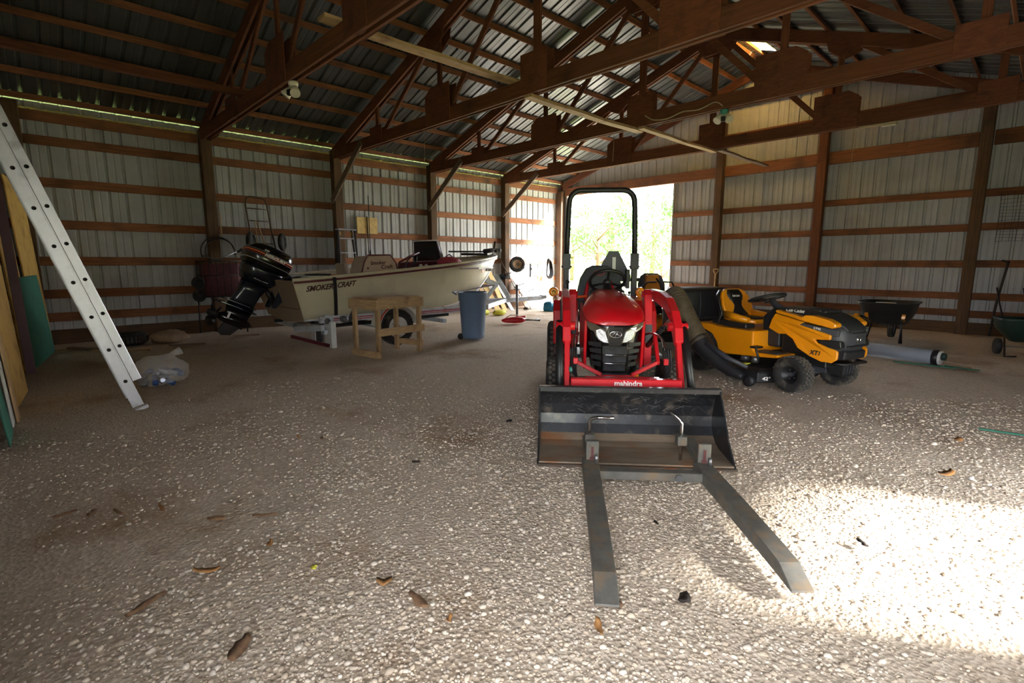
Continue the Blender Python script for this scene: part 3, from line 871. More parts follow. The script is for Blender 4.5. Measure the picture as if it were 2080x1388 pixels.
# roll bar
def rops(x0):
    zt, r0 = 2.10, 0.13
    pts = [(-0.385, 2.80, 1.30), (-0.378, 2.80, 1.6), (-0.368, 2.80, 1.90), (-0.362, 2.80, zt - r0)]
    pts += [(-0.362 + r0 - r0 * math.cos(R(a)), 2.80, zt - r0 + r0 * math.sin(R(a))) for a in (15, 30, 45, 60, 75, 90)]
    return pts
half = rops(0)
MB().tube(half + [(-p[0], p[1], p[2]) for p in reversed(half)], 0.031, 10).build('roll_bar', 'satin', TR)
for sx in (-1, 1):
    MB().bx(sx * 0.385 - 0.032, sx * 0.385 + 0.032, 2.768, 2.832, 0.50, 1.27).build('roll_bar_post', 'satin', TR, 0.006)
    MB().bx(sx * 0.385 - 0.045, sx * 0.385 + 0.045, 2.758, 2.842, 1.22, 1.40).cyl((sx * 0.385 - 0.06, 2.80, 1.25), (sx * 0.385 + 0.06, 2.80, 1.25), 0.012, None, 8).build('hinge_bracket', 'satin', TR, 0.005)
# slow vehicle sign seen from behind
sg = MB().py([(0.11, 1.43), (0.22, 1.43), (0.37, 1.15), (0.37, 1.08), (-0.04, 1.08), (-0.04, 1.15)], 2.95, 2.956).build('warning_sign', 'dgrey', TR)
MB().bx(0.15, 0.192, 2.935, 2.949, 1.04, 1.36).build('sign_bracket', 'white', sg, 0.002)
MB().bx(0.14, 0.32, 2.86, 2.93, 1.02, 1.06).bx(0.30, 0.34, 2.80, 2.93, 1.0, 1.22).build('bracket_arm', 'satin', TR, 0.004)
# loader
for sx in (-1, 1):
    MB().px([(1.60, 0.34), (1.60, 0.74), (1.68, 1.0), (1.74, 1.05), (1.80, 1.0), (1.80, 0.34)], sx * 0.315, sx * 0.385).build('loader_mast', 'redm', TR, 0.006)
    MB().bx(sx * 0.318, sx * 0.382, 1.588, 1.60, 0.56, 0.73).build('mast_cover', 'dgrey', TR, 0.002)
    arm = [(1.84, 1.045), (1.45, 1.045), (1.15, 1.01), (0.93, 0.92), (0.80, 0.80), (0.76, 0.70), (0.80, 0.66), (0.88, 0.74), (1.0, 0.84), (1.18, 0.90), (1.45, 0.93), (1.84, 0.955)]
    la = MB().px(arm, sx * 0.395, sx * 0.46).build('loader_arm', 'redm', TR, 0.006)
    MB().px([(0.88, 0.80), (0.79, 0.74), (0.525, 0.24), (0.56, 0.20), (0.61, 0.22)], sx * 0.405, sx * 0.445).build('arm_leg', 'redm', TR, 0.005)
    MB().cyl((sx * 0.36, 0.88, 0.80), (sx * 0.51, 0.88, 0.80), 0.035, None, 14).cyl((sx * 0.30, 1.76, 1.0), (sx * 0.48, 1.76, 1.0), 0.03, None, 14).build('pivot_pin', 'redm', TR)
    MB().cyl((sx * 0.355, 0.88, 0.80), (sx * 0.352, 0.88, 0.80), 0.014, None, 8).cyl((sx * 0.512, 0.88, 0.80), (sx * 0.518, 0.88, 0.80), 0.02, None, 8).build('pin_bolt', 'steel', TR)
    cy = MB().cyl((sx * 0.482, 0.90, 0.83), (sx * 0.482, 0.55, 0.38), 0.030, None, 12).build('bucket_cylinder', 'satin', TR)
    MB().cyl((sx * 0.482, 0.56, 0.39), (sx * 0.482, 0.525, 0.30), 0.016, None, 10).build('cylinder_rod', 'chrome', cy)
    lc = MB().cyl((sx * 0.335, 1.70, 0.48), (sx * 0.40, 1.25, 0.74), 0.024, None, 12).build('lift_cylinder', 'satin', TR)
    MB().cyl((sx * 0.40, 1.25, 0.74), (sx * 0.42, 1.02, 0.86), 0.013, None, 10).build('cylinder_rod', 'chrome', lc)
    MB().tube(smooth_path([(sx * 0.30, 1.62, 0.62), (sx * 0.315, 1.30, 0.69), (sx * 0.355, 1.05, 0.68), (sx * 0.362, 0.95, 0.60)]), 0.011, 8).build('steel_pipe', 'chrome', TR)
    for k in range(4):
        x = sx * (0.345 + 0.016 * k)
        MB().tube(smooth_path([(x, 0.93 - 0.01 * k, 0.62), (x + sx * 0.004, 0.86, 0.50), (x - sx * 0.01 * k, 0.80, 0.42), (x - sx * (0.03 + 0.03 * k), 0.70, 0.37), (x - sx * (0.10 + 0.03 * k), 0.66, 0.36)], 5), 0.008, 6).build('hydraulic_hose', 'satin', TR)
    MB().tube([(sx * 0.375, 0.60, 0.44), (sx * 0.375, 0.56, 0.40), (sx * 0.375, 0.53, 0.35)], 0.009, 8).tube([(sx * 0.375, 0.53, 0.35), (sx * 0.43, 0.52, 0.345)], 0.009, 8).build('hose_fitting', 'chrome', TR)
    MB().bx(sx * 0.335, sx * 0.372, 0.835, 0.86, 0.50, 0.55).build('hose_clamp', 'redm', TR, 0.004)
MB().tube([(-0.40, 0.62, 0.52), (-0.398, 0.60, 0.49)], 0.013, 8).build('green_fitting', 'tealcap', TR)
lb = MB().bx(-0.40, 0.40, 0.50, 0.56, 0.398, 0.458).build('torque_tube', 'redm', TR, 0.006)
lettering('lettering', 'mahindra', 0.052, 'print', lb, (0.015, 0.4965, 0.413), (1, 0, 0), (0, 0, 1), 0.20, 0, 0.0012)
MB().bx(-0.265, 0.335, 0.92, 0.98, 0.335, 0.375).build('cross_beam', 'redm', TR, 0.005)
gd = MB()
gd.bar((-0.335, 1.10, 0.47), (-0.125, 1.07, 0.365), 0.03, 0.04, (0, 1, 0)).bar((0.335, 1.10, 0.47), (0.125, 1.07, 0.365), 0.03, 0.04, (0, 1, 0))
gd.bar((0.345, 1.10, 0.46), (0.36, 1.35, 0.66), 0.03, 0.035, (0, 1, 0)).bar((-0.345, 1.10, 0.46), (-0.36, 1.35, 0.66), 0.03, 0.035, (0, 1, 0))
gd.bx(-0.145, 0.145, 1.055, 1.075, 0.315, 0.365)
gd.build('brush_guard', 'redm', TR, 0.004)
for x in (-0.115, 0.125):
    MB().cyl((x, 1.055, 0.345), (x, 1.043, 0.345), 0.013, None, 8).build('guard_bolt', 'steel', TR)
MB().bx(0.16, 0.20, 1.15, 1.22, 0.33, 0.36).build('tow_hook', 'yellow', TR, 0.006)
# bucket
MT['bucket'] = pbr('scratched_bucket_black', (34, 36, 40), 0.36, 0.2, 0.4, 16, 0.1, dirt=(92, 84, 76), dirt_amt=0.22, dirt_scale=11, coat=0.1)
MT['floorplate'] = pbr('worn_bucket_floor', (132, 116, 98), 0.5, 0.25, 0.3, 7, 0.1, stretch=(0.6, 3, 3), dirt=(138, 90, 54), dirt_amt=0.42, dirt_scale=4.5)
prof = [(0.30, 0.022), (0.38, 0.035), (0.44, 0.07), (0.475, 0.13), (0.485, 0.20), (0.47, 0.28), (0.435, 0.35), (0.385, 0.405)]
bk = MB()
HW = 0.617
ins = [V((0, y, z)) for y, z in prof]
outr = []
for i, p in enumerate(ins):
    d = ins[min(i + 1, len(ins) - 1)] - ins[max(i - 1, 0)]
    nn = V((0, d.z, -d.y)).normalized()
    outr.append(p + nn * 0.008)
rs = [[V((x, p.y, p.z)) for p in ins[2:] + outr[2:][::-1]] for x in (-HW, HW)]
bk.rings(rs, smooth=False)
bko = bk.build('bucket', 'bucket', TR)
MB().rings([[V((x, p.y, p.z)) for p in ins[:3] + outr[:3][::-1]] for x in (-HW, HW)], smooth=False).build('bucket_heel', 'floorplate', bko)
for p in bko.data.polygons:
    p.use_smooth = False
MB().bx(-HW, HW, -0.005, 0.302, 0.012, 0.022).build('bucket_floor', 'floorplate', bko)
MB().bx(-0.632, 0.632, -0.03, 0.07, 0.0, 0.0115).build('cutting_edge', 'rust', bko, 0.003)
MB().bx(-0.63, 0.63, 0.352, 0.40, 0.393, 0.433).build('top_rail', 'bucket', bko, 0.004)
for sx in (-1, 1):
    MB().px([(-0.01, 0.012), (0.10, 0.10), (0.22, 0.24), (0.31, 0.36), (0.36, 0.43), (0.405, 0.42), (0.46, 0.36), (0.50, 0.26), (0.505, 0.16), (0.47, 0.07), (0.40, 0.02), (0.30, 0.010)], sx * 0.618, sx * 0.628).build('bucket_side', 'bucket', bko)
    MB().px([(0.50, 0.14), (0.57, 0.18), (0.57, 0.36), (0.46, 0.37), (0.485, 0.30)], sx * 0.40, sx * 0.42).px([(0.50, 0.14), (0.57, 0.18), (0.57, 0.36), (0.46, 0.37), (0.485, 0.30)], sx * 0.50, sx * 0.52).build('bucket_lug', 'bucket', bko)
sr = MB()
for k in range(120):
    x = RND.uniform(-0.55, 0.58)
    i = RND.choice((3, 4, 5, 6))
    a = RND.uniform(0, 1)
    p = ins[i].lerp(ins[i + 1], a) if i < 7 else ins[i]
    q = ins[i].lerp(ins[i + 1], min(1, a + RND.uniform(0.1, 0.6)))
    dx = RND.uniform(-0.07, 0.07)
    n = V((0, -0.0012, 0))
    w_ = RND.choice((0.0022, 0.0028, 0.0045))
    sr.bar(p + V((x, 0, 0)) + n, q + V((x + dx, 0, 0)) + n, w_, 0.0008)
sr.build('scratches', 'steel', bko)

# ------------------------------------------------------------------ clamp-on pallet forks
PF = thing('clamp_on_pallet_forks', (-1.70, 2.71, 0), math.atan2(0.667, 0.745),
           'pair of worn steel pallet forks clamped to the lip of the black bucket', 'pallet forks')
def fork(x0, x1, y0, y1, zb, zt):
    """tapered fork blade from heel (x0, y0) to tip (x1, y1)"""
    h = V((x0, y0, 0))
    t = V((x1, y1, 0))
    d = (t - h).normalized()
    n = V((-d.y, d.x, 0))
    rs = []
    for u, w, lo, hi in ((0.0, 0.048, zb, zb + 0.075), (0.45, 0.046, zb - 0.004, zb + 0.07), (0.80, 0.045, zb - 0.008, zb + 0.058), (0.90, 0.045, zb - 0.01, zb + 0.05), (1.0, 0.047, zb - 0.012, zb - 0.004)):
        c = h.lerp(t, u)
        rs.append([c + n * w + V((0, 0, lo)), c - n * w + V((0, 0, lo)), c - n * w + V((0, 0, hi)), c + n * w + V((0, 0, hi))])
    m = MB().rings(rs, smooth=False)
    return m.build('fork_blade', 'fork', PF, 0.004)
fork(-0.30, -0.325, -0.16, -1.42, 0.045, 0.12)
fork(0.36, 0.44, -0.17, -1.28, 0.045, 0.12)
MB().bx(-0.27, 0.33, -0.335, -0.275, 0.055, 0.105).build('cross_bar', 'fork', PF, 0.004)
MB().cyl((0.19, -0.34, 0.08), (0.19, -0.35, 0.08), 0.02, None, 10).build('lock_bolt', 'steel', PF)
for x, hand in ((-0.29, 1), (0.37, -1)):
    cl = MB().bx(x - 0.038, x + 0.038, -0.20, -0.165, 0.03, 0.235)
    cl.bx(x - 0.038, x + 0.038, -0.165, 0.16, 0.105, 0.15)
    co = cl.build('clamp', 'fork', PF, 0.004)
    MB().bx(x - 0.008, x + 0.008, -0.2035, -0.2, 0.13, 0.20).cyl((x, -0.2035, 0.125), (x, -0.2, 0.125), 0.017, None, 14).build('keyhole_slot', 'ink', co)
    hx = x + 0.0 if hand > 0 else x - 0.075
    MB().bx(hx - 0.03, hx + 0.03, 0.02, 0.09, 0.14, 0.20).build('nut_block', 'fork', co, 0.003)
    if hand > 0:
        hp = [(hx, 0.055, 0.035), (hx, 0.055, 0.275), (hx + 0.01, 0.05, 0.30), (hx + 0.04, 0.04, 0.31), (hx + 0.15, 0.02, 0.315)]
    else:
        hp = [(hx, 0.055, 0.035), (hx, 0.055, 0.28), (hx - 0.01, 0.06, 0.30), (hx - 0.04, 0.08, 0.325), (hx - 0.07, 0.10, 0.345)]
    MB().tube(hp, 0.011, 8).build('clamp_screw', 'chrome', PF)
    MB().cyl((x + 0.02, -0.24, 0.12), (x + 0.02, -0.24, 0.165), 0.012, None, 8).build('stop_pin', 'steel', PF)
# ------------------------------------------------------------------ yellow lawn tractor with bagger (front axle at the origin)
# local x: near side negative, y = backwards, z = up
LM = thing('lawn_tractor', (-1.552, 5.82, 0), R(72),
           'yellow and black riding lawn tractor with ribbed bagger hose beside the red tractor', 'lawn mower')
for sx in (-1, 1):
    wheel(LM, (sx * 0.36, 0.0, 0.19), 0.19, 0.165, 0.085, nblk=26, rim='satin')
    wheel(LM, (sx * 0.35, 1.20, 0.25), 0.25, 0.21, 0.11, nblk=30, rim='satin')
MB().bx(-0.30, 0.30, -0.03, 0.03, 0.17, 0.23).px([(-0.14, 0.20), (0.16, 0.20), (0.16, 0.32), (-0.14, 0.30)], -0.06, 0.06).build('front_axle', 'dgrey', LM, 0.006)
MB().bx(-0.17, 0.17, -0.2, 1.5, 0.27, 0.36).bx(-0.24, 0.24, 1.0, 1.5, 0.2, 0.42).build('frame', 'satin', LM, 0.008)
MB().bx(-0.2, 0.2, -0.22, 0.28, 0.36, 0.62).build('engine', 'satin', LM, 0.03, 2)
for sx in (-1, 1):
    side = [(0.36, 0.615), (0.33, 0.715), (0.295, 0.775), (-0.02, 0.715), (0.02, 0.685), (-0.305, 0.615), (-0.30, 0.565), (-0.14, 0.555), (-0.17, 0.525), (-0.28, 0.49), (-0.375, 0.475), (-0.395, 0.455),
            (-0.395, 0.385), (-0.33, 0.345), (-0.22, 0.345), (-0.10, 0.385), (0.02, 0.45), (0.08, 0.53), (0.16, 0.575), (0.24, 0.565)]
    hs = MB().px(side, sx * 0.272, sx * 0.305).build('hood_side', 'yellow', LM, 0.010, 2)
    if sx < 0:
        lettering('lettering', 'XT1', 0.062, 'satin', hs, (-0.305 - 0.002, -0.16, 0.405), (0, -1, 0), (0, 0, 1), 0.115, 0.25, 0.0015)
    MB().px([(0.295, 0.805), (0.288, 0.782), (-0.02, 0.722), (-0.305, 0.675), (-0.352, 0.69), (-0.345, 0.722), (-0.25, 0.760), (-0.10, 0.785), (-0.03, 0.785), (0.0, 0.765), (0.28, 0.812)], sx * 0.19, sx * 0.307).build('hood_shoulder', 'yellow', LM, 0.012, 2)
    vt = MB().px([(0.0, 0.700), (0.03, 0.682), (-0.30, 0.61), (-0.37, 0.60), (-0.385, 0.66), (-0.30, 0.67)], sx * 0.255, sx * 0.296).build('side_vent', 'dgrey', LM, 0.004)
    if sx < 0:
        lettering('lettering', 'LT42', 0.026, 'print', vt, (-0.2985, -0.155, 0.655), (0, -1, -0.12), (0, -0.12, 1), 0.07, 0, 0.0008)
    MB().px([(-0.16, 0.545), (-0.31, 0.56), (-0.40, 0.56), (-0.415, 0.50), (-0.38, 0.485), (-0.27, 0.50), (-0.19, 0.525)], sx * 0.20, sx * 0.285).build('headlight', 'satin', LM, 0.006)
# black hood top
rs = []
for y, w, z0, z1 in ((0.34, 0.235, 0.79, 0.835), (0.20, 0.232, 0.77, 0.838), (0.0, 0.228, 0.76, 0.83), (-0.16, 0.215, 0.74, 0.805), (-0.30, 0.20, 0.69, 0.765), (-0.385, 0.19, 0.66, 0.72), (-0.42, 0.175, 0.64, 0.675)):
    rs.append([V((x, y, z)) for x, z in super_arc(w, z0, z1, 13, 3.4)])
ht = MB().rings(rs).build('hood_top', 'plastic', LM)
MB().px([(0.30, 0.80), (0.30, 0.838), (-0.05, 0.83), (-0.05, 0.78)], -0.236, -0.225).build('name_plate', 'plastic', LM)
lettering('lettering', 'Cub Cadet', 0.048, 'print', LM, (-0.2375, 0.125, 0.800), (0, -1, -0.03), (0.25, -0.03, 1), 0.20, 0.1, 0.001)
for k in range(4):
    MB().bx(-0.14, 0.14, -0.13 + 0.05 * k, -0.10 + 0.05 * k, 0.80 + 0.008 * k, 0.829 + 0.003 * k).build('hood_rib', 'plastic', LM, 0.006)
# grille
gr = MB()
rs = []
for z, w, yf in ((0.455, 0.225, -0.405), (0.50, 0.255, -0.43), (0.58, 0.262, -0.435), (0.65, 0.25, -0.425), (0.685, 0.235, -0.40)):
    rs.append([V((w * math.sin(R(a)) * (1.0), yf + 0.10 * (1 - math.cos(R(a))) ** 1.5 + (0.16 if abs(a) > 89 else 0), z)) for a in range(-90, 91, 15)] )
gr.rings(rs)
go = gr.build('grille', 'dgrey', LM)
MB().bx(-0.15, 0.15, -0.442, -0.425, 0.625, 0.643).bx(-0.19, 0.19, -0.444, -0.425, 0.498, 0.515).build('grille_slot', 'satin', go, 0.004)
eb = MB().torus((0, -0.443, 0.568), (0, 1, 0), 0.034, 0.005, 20, 6).build('emblem', 'chrome', go)
MB().tube([(0.016 * math.cos(R(a)), -0.443, 0.568 + 0.016 * math.sin(R(a))) for a in range(60, 301, 30)], 0.0045, 6).build('emblem_mark', 'chrome', go)
MB().px([(-0.42, 0.375), (-0.43, 0.455), (-0.33, 0.47), (-0.28, 0.36)], -0.205, 0.205).build('lower_bumper', 'plastic', LM, 0.015, 2)
MB().tube([(-0.24, -0.30, 0.335), (-0.22, -0.43, 0.335), (0.22, -0.43, 0.335), (0.24, -0.30, 0.335)], 0.014, 8).build('bumper_bar', 'satin', LM)
MB().px([(-0.36, 0.20), (-0.36, 0.33), (-0.20, 0.33), (-0.20, 0.22)], -0.12, 0.12).build('front_plate', 'satin', LM)
for k in range(4):
    MB().bar((-0.09 + 0.055 * k, -0.365, 0.22), (-0.07 + 0.055 * k, -0.365, 0.315), 0.012, 0.006, (0, 1, 0)).build('plate_slot', 'dgrey', LM)
# the nose tapers towards the front
for o in list(LM.children_recursive):
    if o.name.split('.')[0] in ('hood_side', 'hood_shoulder', 'side_vent', 'headlight', 'hood_top', 'grille', 'grille_slot', 'emblem', 'emblem_mark', 'lower_bumper', 'bumper_bar', 'front_plate', 'plate_slot', 'lettering', 'hood_rib', 'name_plate'):
        for v in o.data.vertices:
            t = min(max(-v.co.y / 0.4, 0), 1)
            v.co.x *= 1 - 0.22 * t
            v.co.y *= 1 - 0.13 * t
# dash and steering
MB().px([(0.30, 0.40), (0.30, 0.79), (0.40, 0.83), (0.53, 0.72), (0.50, 0.40)], -0.20, 0.20).build('dashboard', 'plastic', LM, 0.03, 3)
MB().tube([(0, 0.42, 0.76), (0, 0.60, 0.89)], [0.05, 0.028], 12).build('steering_column', 'dgrey', LM)
n2 = V((0, 0.25, 0.97)).normalized()
s_o = MB().torus((0, 0.64, 0.905), V((0, 0.28, 0.96)), 0.185, 0.016, 32, 8).build('steering_wheel', 'plastic', LM)
sp = MB()
ax_, ay_, _ = ortho(V((0, 0.28, 0.96)))
for a in (-90, 35, 145):
    d = ax_ * math.cos(R(a)) + ay_ * math.sin(R(a))
    sp.bar(V((0, 0.62, 0.875)), V((0, 0.64, 0.905)) + d * 0.178, 0.036, 0.012, V((0, 0.28, 0.96)))
sp.lathe([(0.0005, 0.01), (0.05, 0.0), (0.04, -0.04)], (0, 0.63, 0.89), V((0, 0.28, 0.96)), 14)
sp.build('spokes', 'plastic', s_o)
# body with rear fenders and foot rests
body = [(1.47, 0.45), (1.44, 0.52), (1.35, 0.575), (1.2, 0.60), (1.02, 0.595), (0.90, 0.575), (0.44, 0.575), (0.43, 0.385), (0.40, 0.355), (0.13, 0.365), (0.13, 0.335), (0.30, 0.315), (0.84, 0.275), (0.885, 0.30),
        (0.925, 0.40), (1.0, 0.485), (1.12, 0.525), (1.26, 0.525), (1.38, 0.47), (1.42, 0.45)]
bd = MB().px(body, -0.435, 0.435).build('body', 'yellow', LM, 0.014, 2)
MB().bx(-0.32, 0.32, 0.46, 0.60, 0.40, 0.57).build('footwell', 'plastic', LM, 0.01)
for sx in (-1, 1):
    MB().pz([(sx * 0.25, 0.16), (sx * 0.42, 0.16), (sx * 0.42, 0.40), (sx * 0.25, 0.42)], 0.366, 0.372).build('foot_pad', 'dgrey', LM)
MB().tube([(-0.40, 0.40, 0.42), (-0.47, 0.36, 0.40), (-0.46, 0.33, 0.30)], 0.012, 8).bx(-0.47, -0.36, 0.36, 0.44, 0.40, 0.42).build('pedal', 'satin', LM, 0.004)
MB().px([(0.62, 0.575), (0.62, 0.625), (1.10, 0.64), (1.10, 0.58)], -0.33, -0.18).build('seat_pan', 'plastic', LM, 0.01)
MB().tube([(-0.37, 0.98, 0.58), (-0.38, 0.93, 0.70)], 0.012, 8).bx(-0.40, -0.36, 0.90, 0.95, 0.69, 0.75).build('deck_lever', 'satin', LM, 0.006)
# seat
def seat_ring(w, y, z, th, n=18, wing=0.05, p=0.55):
    return [V((w * math.copysign(abs(math.cos(2 * math.pi * k / n)) ** p, math.cos(2 * math.pi * k / n)), y + th * math.sin(2 * math.pi * k / n) - wing * math.cos(2 * math.pi * k / n) ** 4, z)) for k in range(n)]
MB().rings([seat_ring(0.19, 1.02, 0.64, 0.05), seat_ring(0.235, 1.04, 0.70, 0.055), seat_ring(0.24, 1.08, 0.80, 0.055), seat_ring(0.225, 1.12, 0.89, 0.05), seat_ring(0.18, 1.15, 0.955, 0.045), seat_ring(0.10, 1.16, 0.985, 0.03)]).build('seat_back', 'yellow', LM)
MB().rings([seat_ring(0.20, 1.07, 0.64, 0.05), seat_ring(0.245, 1.10, 0.72, 0.055), seat_ring(0.25, 1.14, 0.82, 0.055), seat_ring(0.235, 1.17, 0.91, 0.05), seat_ring(0.17, 1.19, 0.97, 0.04)]).build('seat_shell', 'satin', LM)
sc_ = MB()
rs = []
for z, w in ((0.665, 0.15), (0.72, 0.115), (0.79, 0.085), (0.84, 0.095), (0.90, 0.125), (0.94, 0.12), (0.975, 0.09)):
    t = (z - 0.64) / 0.345
    y = 0.965 + 0.15 * t - 0.0
    rs.append([V((-w, y - 0.004, z)), V((-w * 0.5, y - 0.012, z)), V((w * 0.5, y - 0.012, z)), V((w, y - 0.004, z)), V((w, y + 0.05, z)), V((-w, y + 0.05, z))])
so = sc_.rings(rs, smooth=True).build('seat_centre', 'cushion', LM)
lettering('lettering', 'Cub Cadet', 0.034, 'print', so, (0.0, 1.058, 0.895), (1, 0, 0), (0, 0.42, 0.9), 0.12, 0.1, 0.0008)
MB().rings([[V((x, y, z)) for x, y in [(-0.225, 0.70), (-0.16, 0.63), (0.16, 0.63), (0.225, 0.70), (0.24, 0.95), (0.20, 1.05), (-0.20, 1.05), (-0.24, 0.95)]] for z in (0.615, 0.64, 0.665)]).build('seat_cushion', 'yellow', LM, 0.015, 2)
MB().box((0, 0.84, 0.663), (0.24, 0.34, 0.03)).build('cushion_centre', 'cushion', LM, 0.01, 2)
for sx in (-1, 1):
    MB().tube([(sx * 0.215, 0.68, 0.655), (sx * 0.235, 0.85, 0.68), (sx * 0.225, 1.0, 0.70)], [0.03, 0.042, 0.04], 10).build('seat_bolster', 'yellow', LM)
# mower deck
dk = MB()
out = [(-0.50, 0.28), (-0.30, 0.20), (0.30, 0.20), (0.50, 0.32), (0.52, 0.67), (0.40, 0.84), (-0.40, 0.84), (-0.53, 0.67)]
dk.rings([[V((x * 1.02, y, 0.055)) for x, y in out], [V((x * 1.02, y, 0.16)) for x, y in out], [V((x * 0.9, 0.52 + (y - 0.52) * 0.85, 0.20)) for x, y in out], [V((x * 0.5, 0.52 + (y - 0.52) * 0.5, 0.22)) for x, y in out]], smooth=False)
do = dk.build('mower_deck', 'satin', LM, 0.01)
lettering('lettering', '42"', 0.05, 'print', do, (-0.440, 0.236, 0.085), (0.89, -0.445, 0), (0, 0, 1), 0.085, 0.1, 0.001)
for x in (-0.54, 0.50):
    MB().lathe([(0.02, -0.03), (0.06, -0.028), (0.064, 0.0), (0.06, 0.028), (0.02, 0.03)], (x, 0.36, 0.066), (1, 0, 0), 18).build('gauge_wheel', 'plastic', LM)
MB().cyl((-0.36, 0.45, 0.23), (-0.36, 0.45, 0.30), 0.04, None, 12).cyl((-0.3, 0.62, 0.22), (-0.3, 0.62, 0.28), 0.05, None, 12).build('deck_pulley', 'steel', LM)
MB().bx(-0.46, -0.36, 0.50, 0.56, 0.20, 0.215).build('warning_label', 'lime', LM)
# bagger
bg = MB()
rs = []
for z, k in ((0.40, 0.88), (0.46, 0.97), (0.80, 1.0), (0.93, 0.95), (0.975, 0.82), (0.985, 0.6)):
    rs.append([V((0.44 * k * math.copysign(abs(math.cos(2 * math.pi * i / 20)) ** 0.35, math.cos(2 * math.pi * i / 20)), 1.66 + 0.25 * k * math.copysign(abs(math.sin(2 * math.pi * i / 20)) ** 0.35, math.sin(2 * math.pi * i / 20)), z)) for i in range(20)])
bo = bg.rings(rs).build('bagger', 'plastic', LM)
MB().bx(-0.40, 0.40, 1.405, 1.425, 0.60, 0.615).build('bagger_seam', 'dgrey', bo)
for x in (-0.22, 0.22):
    MB().tube([(x, 1.402, 0.62), (x, 1.398, 0.80), (x, 1.42, 0.93)], 0.008, 6).build('bagger_rib', 'dgrey', bo)
MB().tube([(-0.50, 1.74, 0.93), (-0.52, 1.80, 1.03), (-0.53, 1.86, 1.09)], [0.010, 0.013, 0.013], 8).build('bagger_handle', 'satin', bo)
MB().px([(1.40, 0.36), (1.46, 0.36), (1.50, 0.62), (1.42, 0.62)], -0.2, 0.2).build('bagger_mount', 'satin', LM)
MB().lathe([(0.05, -0.02), (0.07, 0.03)], (-0.40, 1.42, 0.615), (0, -1, 0), 12).build('bagger_latch', 'dgrey', bo)
path = smooth_path([(-0.40, 1.60, 0.78), (-0.52, 1.52, 0.89), (-0.61, 1.38, 0.86), (-0.64, 1.24, 0.72), (-0.64, 1.10, 0.54), (-0.63, 0.97, 0.39)], 12)
rr = []
for i in range(len(path)):
    rr.append(0.112 + (0.005 if i % 2 else 0.0))
hz = MB().tube(path, rr, 20, smooth=True).build('bagger_hose', 'hose', LM)
rb = MB()
for i in range(8, len(path) - 1):
    d = path[i + 1] - path[i - 1]
    rb.torus(path[i], d, 0.114, 0.0042, 22, 5)
rb.build('hose_ribs', 'hose', hz)
path = smooth_path([(-0.63, 1.0, 0.42), (-0.62, 0.89, 0.32), (-0.61, 0.76, 0.235), (-0.60, 0.63, 0.17), (-0.59, 0.50, 0.125), (-0.575, 0.41, 0.10)], 6)
MB().tube(path, [0.122 - 0.0028 * i for i in range(len(path))], 20).build('discharge_chute', 'plastic', LM)
MB().tube([(-0.66, 0.86, 0.40), (-0.60, 0.60, 0.27), (-0.53, 0.40, 0.20)], [0.035, 0.03, 0.02], 8).build('chute_flap', 'dgrey', LM)

# ------------------------------------------------------------------ second mower behind the tractor
ZM = thing('zero_turn_mower', (-4.30, 7.40, 0), math.atan2(0.667, 0.745) + R(8),
           'yellow zero-turn mower half hidden behind the red tractor, seat in the doorway light', 'lawn mower')
for sx in (-1, 1):
    wheel(ZM, (sx * 0.42, 0.62, 0.27), 0.27, 0.24, 0.13, nblk=26)
    wheel(ZM, (sx * 0.36, -0.62, 0.14), 0.14, 0.12, 0.06, nblk=18)
    MB().px([(0.20, 0.40), (0.25, 0.62), (0.45, 0.70), (0.85, 0.70), (1.0, 0.55), (0.92, 0.48), (0.80, 0.60), (0.48, 0.60), (0.34, 0.50), (0.32, 0.40)], sx * 0.28, sx * 0.54).build('fender', 'yellow', ZM, 0.012, 2)
    MB().tube([(sx * 0.30, 0.25, 0.62), (sx * 0.31, 0.15, 0.85), (sx * 0.20, 0.05, 0.98), (sx * 0.05, 0.05, 0.985)], 0.013, 8).build('steer_lever', 'satin', ZM)
    MB().box((sx * 0.30, 0.30, 0.86), (0.06, 0.28, 0.05)).build('armrest', 'dgrey', ZM, 0.015, 2)
MB().bx(-0.30, 0.30, -0.62, 0.9, 0.27, 0.40).bx(-0.42, 0.42, -0.68, -0.56, 0.28, 0.36).build('frame', 'yellow', ZM, 0.01)
MB().pz([(-0.56, -0.25), (-0.3, -0.42), (0.3, -0.42), (0.56, -0.25), (0.56, 0.22), (0.3, 0.36), (-0.3, 0.36), (-0.56, 0.22)], 0.07, 0.22).build('mower_deck', 'satin', ZM, 0.02)
MB().bx(-0.28, 0.28, 0.62, 1.10, 0.40, 0.74).build('engine', 'satin', ZM, 0.04, 2)
zs = MB().rings([seat_ring(0.20, 0.45, 0.66, 0.06), seat_ring(0.235, 0.47, 0.78, 0.06), seat_ring(0.235, 0.51, 0.94, 0.055), seat_ring(0.18, 0.54, 1.07, 0.045), seat_ring(0.11, 0.55, 1.115, 0.03)]).build('seat_back', 'sgrey', ZM)
MB().py([(-0.10, 0.70), (-0.14, 0.84), (-0.115, 0.95), (-0.10, 1.09), (0.10, 1.09), (0.115, 0.95), (0.14, 0.84), (0.10, 0.70)], 0.385, 0.56).build('seat_centre', 'yellow', zs, 0.01, 2)
MB().box((0, 0.26, 0.64), (0.46, 0.46, 0.11)).build('seat_cushion', 'sgrey', ZM, 0.03, 3)
MB().bx(-0.55, -0.2, 0.40, 0.44, 0.98, 1.04).build('grey_bar', 'dgrey', ZM, 0.01)
